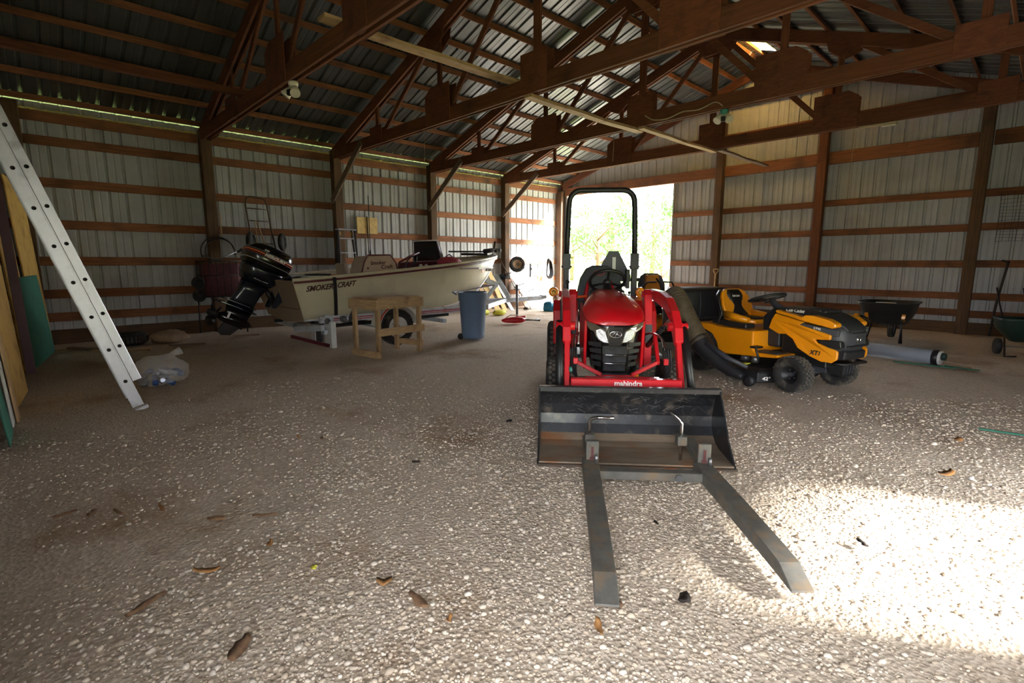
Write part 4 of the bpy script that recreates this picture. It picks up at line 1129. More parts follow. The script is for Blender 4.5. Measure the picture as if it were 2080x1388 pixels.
# ------------------------------------------------------------------ cream fishing boat (bow towards the far wall)
BX = -8.45
BT = thing('fishing_boat', (BX, 2.8, 0), 0, 'cream aluminium fishing boat with dark red trim on its trailer', 'boat')
def bw(u):                            # half beam at the gunwale, u = 0 stern .. 1 bow
    return 0.90 + 0.08 * math.sin(min(u / 0.55, 1) * math.pi / 2) if u < 0.5 else 0.98 * max(0.0, 1 - ((u - 0.5) / 0.5) ** 2.3) ** 0.75
def gzb(u):
    return 1.03 + 0.40 * u ** 1.15
def kz(u):
    return 0.345 + 0.03 * u + (0.0 if u < 0.55 else 1.05 * ((u - 0.55) / 0.45) ** 2.7)
L = 4.72
def ypos(u, z):                       # raked transom and stem
    st = 0.20 * (1 - (z - 0.36) / 0.67) * max(0, 1 - u * 4)
    return u * L + st
NU = 26
def station(u, off=0.0):
    g, w, k = gzb(u), max(bw(u) - off, 0.004), min(kz(u), gzb(u) - 0.02)
    cz = k + 0.09 + 0.30 * max(0, u - 0.45) * (g - k)
    cw = w * (0.86 - 0.45 * max(0, u - 0.4))
    pts = []
    for sgn in (-1, 1):
        sec = [(sgn * w, g)]
        for t in (0.25, 0.5, 0.75):
            sec.append((sgn * (w + (cw - w) * t + 0.012 * math.sin(t * math.pi)), g + (cz - g) * t))
        sec.append((sgn * cw, cz))
        sec.append((sgn * cw * 0.5, (cz + k) / 2 - 0.005))
        pts.append(sec)
    full = pts[0] + [(0.0, k)] + pts[1][::-1]
    return [V((x, ypos(u, z), z)) for x, z in full]
us = [1 - (1 - i / NU) ** 1.25 for i in range(NU + 1)]
us[-1] = 0.998
hb = MB()
hb.rings([station(u) for u in us], closed=False, cap=False)
hl = hb.build('hull', 'hull', BT)
sm = hl.modifiers.new('thick', 'SOLIDIFY')
sm.thickness = 0.012
sm.offset = 0
tr0 = station(0.0)
MB().rings([[p + V((0, -0.006, 0)) for p in tr0], [p + V((0, 0.03, 0)) for p in tr0]], smooth=False).build('transom', 'transom', BT)
for sx in (-1, 1):
    g = [V((sx * bw(u), ypos(u, gzb(u)), gzb(u) + 0.012)) for u in us]
    MB().tube(g, 0.026, 8).build('gunwale', 'hull', BT)
    s = MB()
    for a, b in zip(us, us[1:]):
        pa, pb = V((sx * (bw(a) + 0.022), ypos(a, 1), gzb(a) - 0.025)), V((sx * (bw(b) + 0.022), ypos(b, 1), gzb(b) - 0.025))
        s.bar(pa, pb, 0.012, 0.030)
    s.build('rub_rail', 'maroon', BT)
    for t in (0.25, 0.5, 0.75):
        ch = MB()
        pts = []
        for u in us[:-3]:
            q = station(u)
            i = {0.25: 1, 0.5: 2, 0.75: 3}[t]
            pts.append(q[i] if sx < 0 else q[len(q) - 1 - i])
        ch.tube([p + V((sx * 0.002, 0, 0)) for p in pts], 0.006, 5)
        ch.build('hull_strake', 'hull', BT)
    ck = []
    for u in us:
        q = station(u)
        ck.append((q[4] if sx < 0 else q[len(q) - 5]) + V((sx * 0.004, 0, -0.008)))
    MB().tube(ck, 0.020, 6).build('chine_strake', 'alu', BT)
MB().tube([V((0, ypos(u, kz(u)), min(kz(u), gzb(u)) - 0.008)) for u in us], 0.018, 6).build('keel', 'alu', BT)
fd = MB()
fd.rings([[V((-bw(u) * 0.86, u * L + 0.1, 0.60 + 0.25 * u)), V((bw(u) * 0.86, u * L + 0.1, 0.60 + 0.25 * u))] for u in us[:-4]], closed=False, cap=False, smooth=False)
fd.build('floor_deck', 'carpet', BT)
MB().pz([(-0.93, 3.05), (0.93, 3.05), (0.80, 3.6), (0.55, 4.1), (0.2, 4.5), (-0.2, 4.5), (-0.55, 4.1), (-0.80, 3.6)], 1.17, 1.20).build('bow_deck', 'maroon', BT)
MB().bx(-0.84, 0.84, 0.06, 0.55, 0.96, 1.0).build('stern_deck', 'beige', BT, 0.01)
MB().bx(0.55, 0.86, 0.25, 1.25, 1.02, 1.10).build('rod_locker', 'white', BT, 0.012)
MB().bx(-0.86, -0.60, 0.35, 1.20, 1.02, 1.09).build('rod_locker', 'white', BT, 0.012)
# console nearest the camera
co = MB().px([(1.12, 1.08), (1.17, 1.28), (1.24, 1.40), (1.62, 1.41), (1.72, 1.30), (1.76, 1.14), (1.76, 0.80), (1.12, 0.80)], 0.40, 0.86).build('console', 'beige', BT, 0.012, 2)
MB().tube([(0.86, 1.10, 1.10), (0.86, 1.155, 1.29), (0.86, 1.225, 1.412), (0.86, 1.63, 1.422), (0.86, 1.735, 1.30), (0.86, 1.775, 1.14)], 0.012, 6).build('console_trim', 'maroon', co)
lettering('lettering', 'Smoker', 0.085, 'ink', co, (0.8635, 1.405, 1.265), (0, 1, 0.05), (0, -0.05, 1), 0.28, 0.15, 0.0015)
lettering('lettering', 'Craft', 0.085, 'ink', co, (0.8635, 1.56, 1.20), (0, 1, 0.05), (0, -0.05, 1), 0.22, 0.15, 0.0015)
MB().cyl((0.855, 1.22, 1.205), (0.868, 1.22, 1.205), 0.016, None, 10).build('switch_knob', 'ink', co)
# hull lettering, on the near side
def hull_text(body, u0, drop, size, width, mat):
    u = u0
    p = V((bw(u) + 0.022, ypos(u, 0.95), gzb(u) - drop))
    d = V((0, L, 0.40 * 1.0)).normalized()
    up = V((-0.02, 0, 1)).normalized() if False else V((0.17, 0, 1)).normalized()
    return lettering('lettering', body, size, mat, hl, p + V((0.004 - 0.17 * (drop + 0.0) * 0.9, 0, 0)), d, up, width, 0.28, 0.003, 0.002)
hull_text('SMOKER', 0.078, 0.165, 0.115, 0.42, 'ink')
hull_text('CRAFT', 0.167, 0.155, 0.115, 0.31, 'ink')
u = 0.80
p = V((bw(u) - 0.035, u * L, gzb(u) - 0.24))
dd = (V((bw(0.9), 0.9 * L, 0)) - V((bw(0.7), 0.7 * L, 0))).normalized()
MB().box(p + V((0.0, 0.0, 0.03)), (0.008, 0.07, 0.07), (0, 0, math.atan2(dd.y, dd.x) - math.pi / 2)).build('registration_sticker', 'orange', hl)
lettering('lettering', 'MN 85', 0.075, 'ink', hl, V((bw(0.845) - 0.025, 0.848 * L, gzb(0.845) - 0.235)), dd, (0.25, 0, 1), 0.24, 0, 0.001, 0.012)
# tie down strap
st_ = MB()
pp = [V((0.91, 0.60, 1.085)), V((0.975, 0.60, 1.07)), V((0.955, 0.612, 0.93)), V((0.93, 0.622, 0.75)), V((0.90, 0.632, 0.60)), V((0.87, 0.64, 0.47))]
for a, b in zip(pp, pp[1:]):
    st_.bar(a, b, 0.055, 0.005, (1, 0, 0.2))
st_.build('tie_down_strap', 'satin', BT)
# windscreen console on the far side, seats, wheel
ws = MB().px([(2.62, 1.32), (2.62, 1.69), (3.14, 1.71), (3.24, 1.34)], 0.02, 0.05).build('windscreen', 'black', BT)
MB().tube([(0.06, 2.60, 1.30), (0.06, 2.60, 1.70), (0.06, 3.15, 1.725), (0.06, 3.27, 1.32)], 0.016, 6).bar((0.03, 3.17, 1.71), (0.03, 3.31, 1.30), 0.02, 0.07, (0, 1, 0)).build('windscreen_frame', 'alu', ws)
MB().px([(2.45, 0.78), (2.5, 1.30), (3.25, 1.33), (3.35, 0.90)], -0.35, 0.03).build('helm_console', 'maroon', BT, 0.02)
MB().tube([(0.35, 2.10, 1.10), (0.35, 2.12, 1.30), (0.30, 2.35, 1.40), (0.25, 2.6, 1.48)], 0.02, 8).build('grab_rail', 'maroon', BT)
MB().torus((0.25, 2.42, 1.30), (0, -0.8, 0.5), 0.15, 0.014, 24, 6).build('steering_wheel', 'satin', BT)
for x, y in ((0.42, 2.05), (-0.45, 1.6)):
    MB().cyl((x, y, 0.65), (x, y, 0.9), 0.04, None, 10).box((x, y, 0.93), (0.42, 0.42, 0.09)).build('seat_base', 'beige', BT, 0.02, 2)
    MB().box((x, y - 0.19, 1.12), (0.40, 0.08, 0.33), (R(8), 0, 0)).build('seat_back', 'maroon' if x > 0 else 'beige', BT, 0.03, 3)
for x, y in ((0.42, 2.52), (0.42, 2.64)):
    MB().ball((x, y, 1.22), (0.03, 0.045, 0.05), 10, 6).build('gauge', 'white', BT)
MB().bx(0.62, 0.80, 0.62, 0.80, 1.085, 1.11).build('cleat_plate', 'peach', BT, 0.004)
MB().bx(0.60, 0.86, 0.30, 0.60, 1.10, 1.125).build('locker_latch', 'satin', BT, 0.004)

# ------------------------------------------------------------------ loose gear in the boat
tm = thing('trolling_motor', (BX + 0.12, 6.9, 1.45), 0, 'dark bow trolling motor lying folded on the boat bow', 'trolling motor')
MB().tube([(0.05, -0.75, 0.06), (0.05, 0.50, 0.075)], 0.016, 8).build('shaft', 'satin', tm)
MB().box((0.02, 0.52, 0.10), (0.14, 0.24, 0.09)).build('control_head', 'satin', tm, 0.03, 2)
MB().lathe([(0.01, -0.16), (0.045, -0.12), (0.05, 0.1), (0.02, 0.18)], (0.1, 0.25, 0.09), (0, 1, 0.1), 14).build('motor_pod', 'plastic', tm)
pb = MB()
for a in (80, 200, 320):
    pb.bar((0.1, 0.40, 0.10), (0.1 + 0.11 * math.cos(R(a)), 0.42, 0.14 + 0.13 * math.sin(R(a)) + 0.02), 0.05, 0.012, (0, 1, 0.4))
pb.build('propeller', 'brown', tm)
MB().box((0.0, -0.05, 0.015), (0.16, 0.60, 0.05)).build('mount', 'plastic', tm, 0.01)
rb_ = thing('red_bag', (BX + 0.45, 5.95, 1.20), 0, 'faded pink and red bag lying on the boat deck behind the windscreen', 'bag')
MB().ball((0, 0, 0.10), (0.2, 0.27, 0.11), 14, 8).build('bag_body', 'pink', rb_)
MB().tube([(0, -0.12, 0.18), (0, 0, 0.25), (0, 0.12, 0.18)], 0.012, 6).build('bag_handle', 'maroon', rb_)
for k, (x, y, z, l_, lab) in enumerate(((0.08, 6.28, 1.235, 1.3, 'thin dark fishing rod lying along the boat bow deck'), (-0.16, 6.10, 1.24, 1.2, 'dark rod lying over the bow towards the trolling motor'))):
    rd = thing('fishing_rod', (BX + x, y, z), R(-4 + 3 * k), lab, 'fishing rod', 'rods in the boat')
    MB().tube([(0, -l_ / 2, 0), (0, l_ / 2, 0.08)], [0.009, 0.004], 6).build('rod_blank', 'maroon', rd)
    MB().lathe([(0.02, -0.03), (0.035, 0), (0.02, 0.03)], (0, -0.2, -0.005), (1, 0, 0), 10).build('reel', 'satin', rd)
dep = thing('boat_pole', (BX + 0.72, 4.15, 1.41), 0, 'thin dark green upright pole standing in front of the two plywood squares', 'pole')
MB().tube([(0, 0, 0), (0, 0.0, 0.95)], 0.007, 6).build('pole_tube', 'dgreen', dep)
MB().tube([(0, 0, 0.0), (0, 0.0, 0.08)], 0.014, 8).build('pole_socket', 'dgreen', dep)

# ------------------------------------------------------------------ outboard motor, tilted up
OM = thing('outboard_motor', (BX, 2.25, 0.45), 0, 'big black outboard motor with orange stripes tilted up on the boat stern', 'outboard motor')
OM.rotation_euler = (R(-26), 0, 0)
def cowl_ring(w, l_, z, uc, n=24, p=0.62):
    return [V((w * math.copysign(abs(math.cos(2 * math.pi * k / n)) ** p, math.cos(2 * math.pi * k / n)), uc + l_ * math.copysign(abs(math.sin(2 * math.pi * k / n)) ** p, math.sin(2 * math.pi * k / n)), z)) for k in range(n)]
cw = MB().rings([cowl_ring(0.22, 0.30, 0.86, 0.08), cowl_ring(0.255, 0.345, 0.90, 0.08), cowl_ring(0.265, 0.36, 1.0, 0.075), cowl_ring(0.262, 0.355, 1.09, 0.075), cowl_ring(0.25, 0.335, 1.12, 0.08), cowl_ring(0.235, 0.31, 1.17, 0.09), cowl_ring(0.19, 0.24, 1.21, 0.12), cowl_ring(0.10, 0.13, 1.225, 0.14)]).build('cowl', 'black', OM)
for z, h_, m, gr_ in ((1.055, 0.022, 'orange', 0.006), (1.025, 0.010, 'printr', 0.006), (1.085, 0.004, 'white', 0.005), (0.935, 0.005, 'white', 0.012)):
    MB().rings([cowl_ring(0.2635 + gr_, 0.3575 + gr_, z - h_ / 2, 0.075), cowl_ring(0.2635 + gr_, 0.3575 + gr_, z + h_ / 2, 0.075)]).build('cowl_stripe', m, cw)
lettering('lettering', 'MERCURY', 0.062, 'print', cw, (0.274, 0.10, 1.028), (0, 1, 0), (0, 0, 1), 0.34, 0.2, 0.003, 0.003)
lettering('lettering', '150', 0.034, 'print', cw, (0.272, -0.06, 1.10), (0, 1, 0), (0, 0, 1), 0.07, 0.2, 0.001, 0.006)
MB().rings([cowl_ring(0.16, 0.22, 0.62, 0.05), cowl_ring(0.20, 0.27, 0.70, 0.06), cowl_ring(0.225, 0.31, 0.80, 0.07), cowl_ring(0.225, 0.31, 0.86, 0.08)]).build('lower_cowl', 'navy', OM)
MB().rings([cowl_ring(0.166, 0.226, 0.635, 0.052), cowl_ring(0.172, 0.233, 0.65, 0.053)]).build('leg_stripe', 'orange', OM)
lettering('lettering', 'BLACK MAX', 0.03, 'print', OM, (0.1775, 0.06, 0.66), (0, 1, 0), (0.1, 0, 1), 0.22, 0.15, 0.001, 0.004)
MB().rings([cowl_ring(0.055, 0.20, 0.16, -0.01), cowl_ring(0.07, 0.175, 0.30, 0.0), cowl_ring(0.10, 0.17, 0.45, 0.02), cowl_ring(0.14, 0.20, 0.62, 0.05)]).build('midsection', 'navy', OM)
MB().pz([(0.02, -0.42), (0.11, -0.30), (0.12, 0.0), (0.06, 0.22), (0, 0.26), (-0.06, 0.22), (-0.12, 0.0), (-0.11, -0.30), (-0.02, -0.42)], 0.155, 0.175).build('cavitation_plate', 'navy', OM, 0.005)
MB().pz([(0.0, -0.33), (0.09, -0.24), (0.10, 0.10), (0, 0.22), (-0.10, 0.10), (-0.09, -0.24)], 0.225, 0.24).build('splash_plate', 'navy', OM, 0.004)
MB().lathe([(0.04, -0.25), (0.075, -0.20), (0.085, -0.05), (0.08, 0.10), (0.05, 0.20), (0.005, 0.26)], (0, 0, -0.03), (0, 1, 0), 20).rings([cowl_ring(0.05, 0.16, -0.03, -0.01), cowl_ring(0.05, 0.19, 0.155, -0.01)]).build('gearcase', 'black', OM)
MB().px([(-0.14, -0.08), (0.12, -0.08), (0.02, -0.26), (-0.10, -0.30), (-0.17, -0.26)], -0.012, 0.012).build('skeg', 'black', OM, 0.004)
MB().box((0.082, -0.13, 0.02), (0.006, 0.03, 0.10)).build('decal', 'print', OM)
pr = MB().lathe([(0.055, 0.0), (0.06, -0.10), (0.03, -0.15)], (0, -0.25, -0.03), (0, 1, 0), 14)
pro = pr.build('propeller_hub', 'satin', OM)
for k in range(3):
    a0 = 2 * math.pi * k / 3 + 0.5
    bl = MB()
    rs = []
    for r_, w_, tw in ((0.045, 0.05, 55), (0.09, 0.085, 42), (0.14, 0.085, 34), (0.175, 0.045, 30)):
        c = V((r_ * math.cos(a0), -0.31, -0.03 + r_ * math.sin(a0)))
        tg = V((-math.sin(a0), 0, math.cos(a0))) * math.cos(R(tw)) + V((0, 1, 0)) * math.sin(R(tw))
        nn = V((math.cos(a0), 0, math.sin(a0))).cross(tg).normalized()
        rs.append([c + tg * w_ + nn * 0.004, c - tg * w_ + nn * 0.004, c - tg * w_ - nn * 0.004, c + tg * w_ - nn * 0.004])
    bl.rings(rs).build('blade', 'satin', pro)
br = MB().px([(0.16, 0.85), (0.45, 0.72), (0.52, 0.86), (0.46, 0.92), (0.20, 0.95)], -0.16, 0.16).build('swivel_bracket', 'satin', OM, 0.01)
for sx in (-1, 1):
    MB().px([(0.36, 0.84), (0.46, 0.90), (0.56, 0.72), (0.43, 0.35), (0.36, 0.34), (0.37, 0.60)], sx * 0.13, sx * 0.16).build('clamp_bracket', 'navy', OM, 0.006)
MB().cyl((0, 0.20, 0.62), (0, 0.42, 0.42), 0.035, None, 12).build('tilt_ram', 'satin', OM)
MB().tube([(0.10, 0.35, 0.80), (0.14, 0.55, 0.95), (0.10, 0.75, 1.02)], 0.014, 8).build('control_cable', 'satin', OM)

# ------------------------------------------------------------------ boat trailer
TL = thing('boat_trailer', (BX, 2.8, 0), 0, 'white boat trailer with red striped rails under the cream boat', 'trailer')
for sx in (-1, 1):
    MB().bx(sx * 1.02, sx * 1.08, 0.30, 3.60, 0.40, 0.50).build('side_rail', 'trailer', TL, 0.006)
    MB().bx(sx * 1.0805, sx * 1.083, 0.5, 3.4, 0.452, 0.468).bx(sx * 1.0805, sx * 1.083, 0.5, 3.4, 0.425, 0.437).build('red_stripe', 'tred', TL)
    MB().bar((sx * 1.05, 3.55, 0.45), (sx * 0.04, 5.0, 0.45), 0.06, 0.09).build('tongue_rail', 'trailer', TL, 0.005)
    wheel(TL, (sx * 1.40, 1.38, 0.288), 0.288, 0.17, 0.165, nblk=30, rim='white', hub='steel', name='wheel')
    fo = [(1.38 + 0.37 * math.cos(R(a)), 0.30 + 0.36 * math.sin(R(a))) for a in range(5, 176, 10)]
    fi = [(1.38 + 0.335 * math.cos(R(a)), 0.30 + 0.325 * math.sin(R(a))) for a in range(175, 4, -10)]
    fd_ = MB().px(fo + fi, sx * 1.27, sx * 1.51).build('fender', 'white', TL)
    MB().px([(1.38 + 0.372 * math.cos(R(a)), 0.30 + 0.362 * math.sin(R(a))) for a in range(95, 176, 10)] + [(1.38 + 0.345 * math.cos(R(a)), 0.30 + 0.335 * math.sin(R(a))) for a in range(175, 94, -10)], sx * 1.511, sx * 1.516).build('fender_stripe', 'tred', TL)
    MB().bar((sx * 1.05, 0.42, 0.50), (sx * 0.78, 0.42, 0.40), 0.06, 0.05).build('bunk_arm', 'trailer', TL, 0.004)
    MB().bar((sx * 0.70, 0.25, 0.30), (sx * 0.70, 2.9, 0.33), 0.09, 0.05).build('bunk', 'satin', TL, 0.006)
    MB().bx(sx * 1.14, sx * 1.19, 3.30, 3.38, 0.41, 0.47).build('side_marker', 'amber', TL, 0.006)
for y in (0.40, 1.38, 2.6):
    MB().bx(-1.03, 1.03, y - 0.035, y + 0.035, 0.22, 0.29).build('cross_member', 'trailer', TL, 0.004)
MB().cyl((-1.36, 1.38, 0.288), (1.36, 1.38, 0.288), 0.028, None, 10).build('axle', 'satin', TL)
# rear uprights, brackets and lights
MB().bx(0.92, 1.16, 0.42, 0.50, 0.02, 0.42).build('rear_bracket', 'white', TL, 0.008)
MB().bx(0.55, 0.72, 0.36, 0.42, 0.06, 0.34).build('rear_bracket', 'white', TL, 0.008)
MB().bar((0.35, 0.20, 0.26), (1.06, 0.34, 0.33), 0.06, 0.09).build('rear_beam', 'trailer', TL, 0.005)
MB().bar((0.28, 0.16, 0.14), (1.10, 0.40, 0.06), 0.04, 0.05).build('light_bar', 'maroon', TL, 0.004)
MB().bx(0.74, 0.92, 0.36, 0.40, 0.10, 0.30).build('guide_plate', 'dgrey', TL, 0.004)
for x, y, z in ((0.32, 0.24, 0.30), (1.04, 0.40, 0.43), (1.18, 0.62, 0.45)):
    MB().lathe([(0.02, -0.06), (0.045, -0.05), (0.05, 0), (0.045, 0.05), (0.02, 0.06)], (x, y, z), (1, 0.2, 0), 12).build('roller', 'steel', TL)
MB().bar((1.10, 0.74, 0.40), (1.12, 0.86, 0.66), 0.05, 0.05).bar((-1.10, 0.74, 0.40), (-1.12, 0.86, 0.66), 0.05, 0.05).build('guide_post', 'satin', TL, 0.004)
# tongue, winch stand, jack
MB().bx(-0.05, 0.05, 3.2, 6.25, 0.40, 0.50).build('tongue', 'trailer', TL, 0.005)
MB().bar((0, 5.15, 0.50), (0, 4.75, 1.02), 0.07, 0.09, (0, 1, 0.3)).bar((0, 4.45, 0.50), (0, 4.82, 0.86), 0.06, 0.07, (0, 1, 0.3)).bar((0, 4.80, 0.80), (0, 4.45, 0.92), 0.07, 0.10).build('winch_stand', 'trailer', TL, 0.006)
MB().cyl((-0.07, 4.92, 0.98), (0.07, 4.92, 0.98), 0.075, None, 14).build('winch_drum', 'navy', TL)
MB().lathe([(0.01, -0.05), (0.05, -0.03), (0.03, 0), (0.05, 0.03), (0.01, 0.05)], (0, 4.42, 0.95), (1, 0, 0), 12).build('bow_roller', 'satin', TL)
MB().tube([(0.07, 4.92, 0.98), (0.16, 4.92, 0.98), (0.17, 5.06, 1.08)], 0.010, 6).build('winch_crank', 'steel', TL)
MB().tube([(0.11, 5.30, 0.02), (0.11, 5.30, 0.80)], 0.028, 10).bx(0.06, 0.17, 5.25, 5.35, 0.68, 0.70).lathe([(0.09, 0.0), (0.08, 0.02), (0.02, 0.03)], (0.11, 5.30, 0.0), (0, 0, 1), 14).build('jack', 'steel', TL)
MB().box((0, 6.28, 0.47), (0.11, 0.20, 0.10)).build('coupler', 'steel', TL, 0.02)
# ------------------------------------------------------------------ boards and ladder at the left edge
def leaning(name, x0, x1, yb0, yb1, yt, h, th, mat, label, cat):
    yt0, yt1 = yt if isinstance(yt, tuple) else (yt, yt)
    """sheet on edge along x, foot at yb, top leaning back to yt"""
    t = MB()
    vs = []
    for x, yb, yt in ((x0, yb0, yt0), (x1, yb1, yt1)):
        vs += [(x, yb, 0.0), (x, yb - th, 0.0), (x, yt - th, h), (x, yt, h)]
    t.add(vs, [(0, 1, 2, 3), (7, 6, 5, 4), (0, 4, 5, 1), (1, 5, 6, 2), (2, 6, 7, 3), (3, 7, 4, 0)])
    return tag(t.build(name, mat, None, 0.003), label, cat, 'sheets leaning by the ladder')
leaning('plywood_sheet', -10.62, -9.36, 0.215, 0.055, (0.10, -0.07), 2.42, 0.018, 'yply', 'tall yellow plywood sheet leaning in the corner behind the green board', 'plywood')
leaning('plywood_sheet', -9.34, -8.25, 0.0, -0.11, (-0.10, -0.20), 2.36, 0.018, 'yply', 'yellow plywood sheet leaning just behind the maroon steel bar', 'plywood')
leaning('green_board', -10.0, -8.40, 0.21, -0.03, (0.125, -0.055), 1.12, 0.02, 'green', 'dark green board leaning low against the yellow plywood', 'board')
mb_ = thing('steel_bar', (-8.15, -0.065, 0), 0, 'tall maroon steel bar standing between green board and tan sheet', 'bar')
MB().bar((0, 0.0, 0), (0, -0.06, 2.3), 0.085, 0.055, (1, 0, 0)).build('bar_web', 'purple', mb_, 0.004)
MB().bar((0.03, 0.03, 0), (0.03, -0.03, 2.3), 0.03, 0.012, (1, 0, 0)).build('bar_flange', 'purple', mb_)
leaning('osb_sheet', -7.05, -5.95, -0.10, -0.20, (-0.18, -0.255), 1.75, 0.014, 'yply', 'tan sheet leaning edge on at the left edge, in front of the maroon bar', 'board')
leaning('white_trim_board', -5.85, -5.55, -0.18, -0.19, -0.25, 1.30, 0.012, 'white', 'narrow white board leaning at the very left edge', 'board')
leaning('pine_board', -5.90, -5.70, -0.155, -0.16, -0.225, 1.22, 0.016, 'pale_z', 'narrow pine board leaning beside the white board', 'board')
leaning('green_sheet', -5.40, -4.95, -0.19, -0.20, -0.26, 0.75, 0.01, 'green', 'pale green sheet at the extreme left edge, nearest of the leaning sheets', 'board')

EL = thing('extension_ladder', (-5.55, 0.66, 0), 0, 'aluminium extension ladder leaning out of the left edge of the picture', 'ladder')
dl = V((0, -0.30, 1.0)).normalized()
nl = V((0, 1.0, 0.30)).normalized()
LEN = 3.9
def rail(x, off, w, name, z0=0.0, x2=0.028):
    p0 = V((x, 0, 0)) + nl * off + dl * z0
    o = MB().bar(p0, p0 + dl * (LEN - z0), w, x2, (1, 0, 0)).build(name, 'alu', EL, 0.003)
    return o
for x in (0.0, -0.42):
    f = -1 if x < 0 else 1
    a = rail(x, -0.035, 0.085, 'base_rail', 0.03)
    b = rail(x - 0.032 * 1.0 if x == 0 else x + 0.032, 0.048, 0.07, 'fly_rail', 0.25)
    lip = MB()
    for off in (-0.075, 0.004):
        lip.bar(V((x + 0.018 * f, 0, 0)) + nl * off + dl * 0.03, V((x + 0.018 * f, 0, 0)) + nl * off + dl * LEN, 0.008, 0.012, (1, 0, 0))
    lip.build('rail_lip', 'alu', a)
    for k in range(12):
        for off, m in ((-0.035, a), (0.048, b)):
            if off > 0 and k < 1:
                continue
            c = V((x + f * (0.015 if off < 0 else -0.016), 0, 0)) + nl * off + dl * (0.28 + 0.305 * k)
            MB().lathe([(0.0155, 0.0), (0.0155, 0.004), (0.011, 0.0045), (0.0105, 0.001), (0.0005, 0.001)], c, (f, 0, 0), 12).build('rung_end', 'satin', m)
    ft = V((x, 0, 0)) + nl * -0.02
    MB().bar(ft - nl * 0.05, ft + nl * 0.05 + V((0, 0.0, 0)), 0.05, 0.03, (0, 0, 1)).build('foot', 'alu', EL, 0.004)
for k in range(12):
    for off in (-0.035, 0.048):
        if off > 0 and k < 1:
            continue
        c = nl * off + dl * (0.28 + 0.305 * k)
        MB().cyl(c + V((-0.02, 0, 0)), c + V((-0.40, 0, 0)), 0.015, None, 8).build('rung', 'alu', EL)

# ------------------------------------------------------------------ rubbish along the left wall
tf = thing('old_tyre', (-10.05, 1.05, 0.005), 0, 'black tyre lying flat on the floor at the foot of the left wall', 'tyre')
MB().lathe([(0.17, 0.02), (0.24, 0.0), (0.29, 0.03), (0.30, 0.09), (0.29, 0.15), (0.24, 0.18), (0.17, 0.16), (0.165, 0.09)], (0, 0, 0), (0, 0, 1), 30, True).build('tyre_body', 'rubber', tf)
tb_ = MB()
for k in range(34):
    a = 2 * math.pi * k / 34
    tb_.box((0.298 * math.cos(a), 0.298 * math.sin(a), 0.09), (0.012, 0.035, 0.10), (0, 0, a))
tb_.build('tread', 'tread', tf)
def crumple(name, c, r, mat, label, cat, seed, parent=None, group=None):
    rn = random.Random(seed)
    m = MB().ball((0, 0, 0), 1.0, 18, 12)
    ph = [V((rn.uniform(-5, 5), rn.uniform(-5, 5), rn.uniform(-5, 5))) for _ in range(2)]
    vs = []
    for p in m.v:
        p = V(p)
        q = p * (1 + 0.22 * mnoise.noise(p * 1.7 + ph[0]) + 0.12 * mnoise.noise(p * 4.5 + ph[1]))
        vs.append((q.x * r[0], q.y * r[1], max(q.z, -0.82) * r[2] + 0.82 * r[2]))
    m.v = vs
    o = m.build(name, mat, parent)
    if not parent:
        o.location = c
        tag(o, label, cat, group)
    return o
crumple('trash_bag', (-9.85, 1.62, 0), (0.20, 0.28, 0.11), 'bone', 'crumpled tan bag slumped beside the flat tyre', 'bag', 3)
for i, (x, y, a, l_, w_, m, lab) in enumerate(((-9.9, 0.55, 40, 0.55, 0.10, 'grey_x', 'grey scrap of board lying left of the flat tyre'), (-9.35, 0.92, 65, 0.75, 0.07, 'pale_x', 'pale strip of scrap wood lying in front of the flat tyre'),
                                             (-9.3, 1.75, 80, 0.5, 0.05, 'grey_x', 'thin scrap strip lying in front of the tan bag'), (-9.75, 2.75, 85, 0.42, 0.06, 'bone', 'pale scrap lying by the wall below the garden cart'))):
    o = MB().box((0, 0, 0.015), (l_, w_, 0.02), (R(2), R(1.5), 0)).build('wood_scrap', m, None, 0.003)
    o.location = (x, y, 0.0)
    o.rotation_euler = (0, 0, R(a))
    tag(o, lab, 'wood scrap', 'scraps along the left wall')
cb = thing('bag_of_cans', (-6.50, 0.95, 0), 0, 'clear plastic bag full of crushed cans on the floor beside the ladder', 'bag')
rn = random.Random(5)
for k in range(20):
    a, r_ = rn.uniform(0, 6.28), rn.uniform(0.02, 0.15)
    c = V((r_ * math.cos(a), r_ * math.sin(a) * 1.15, rn.uniform(0.045, 0.20) * (1 - r_ * 2.2)))
    d = V((rn.uniform(-1, 1), rn.uniform(-1, 1), rn.uniform(-0.5, 0.5))).normalized()
    MB().lathe([(0.022, -0.055), (0.030, -0.05), (0.031, 0.0), (0.028, 0.02), (0.031, 0.045), (0.022, 0.052)], c, d, 10).build('can', 'canb' if k % 3 == 0 else 'can', cb)
crumple('bag_film', None, (0.20, 0.26, 0.17), 'bag', None, None, 11, cb)
MB().tube([(0.0, 0.05, 0.26), (0.02, 0.10, 0.31), (0.05, 0.20, 0.35)], [0.05, 0.02, 0.045], 8).build('bag_neck', 'bag', cb)

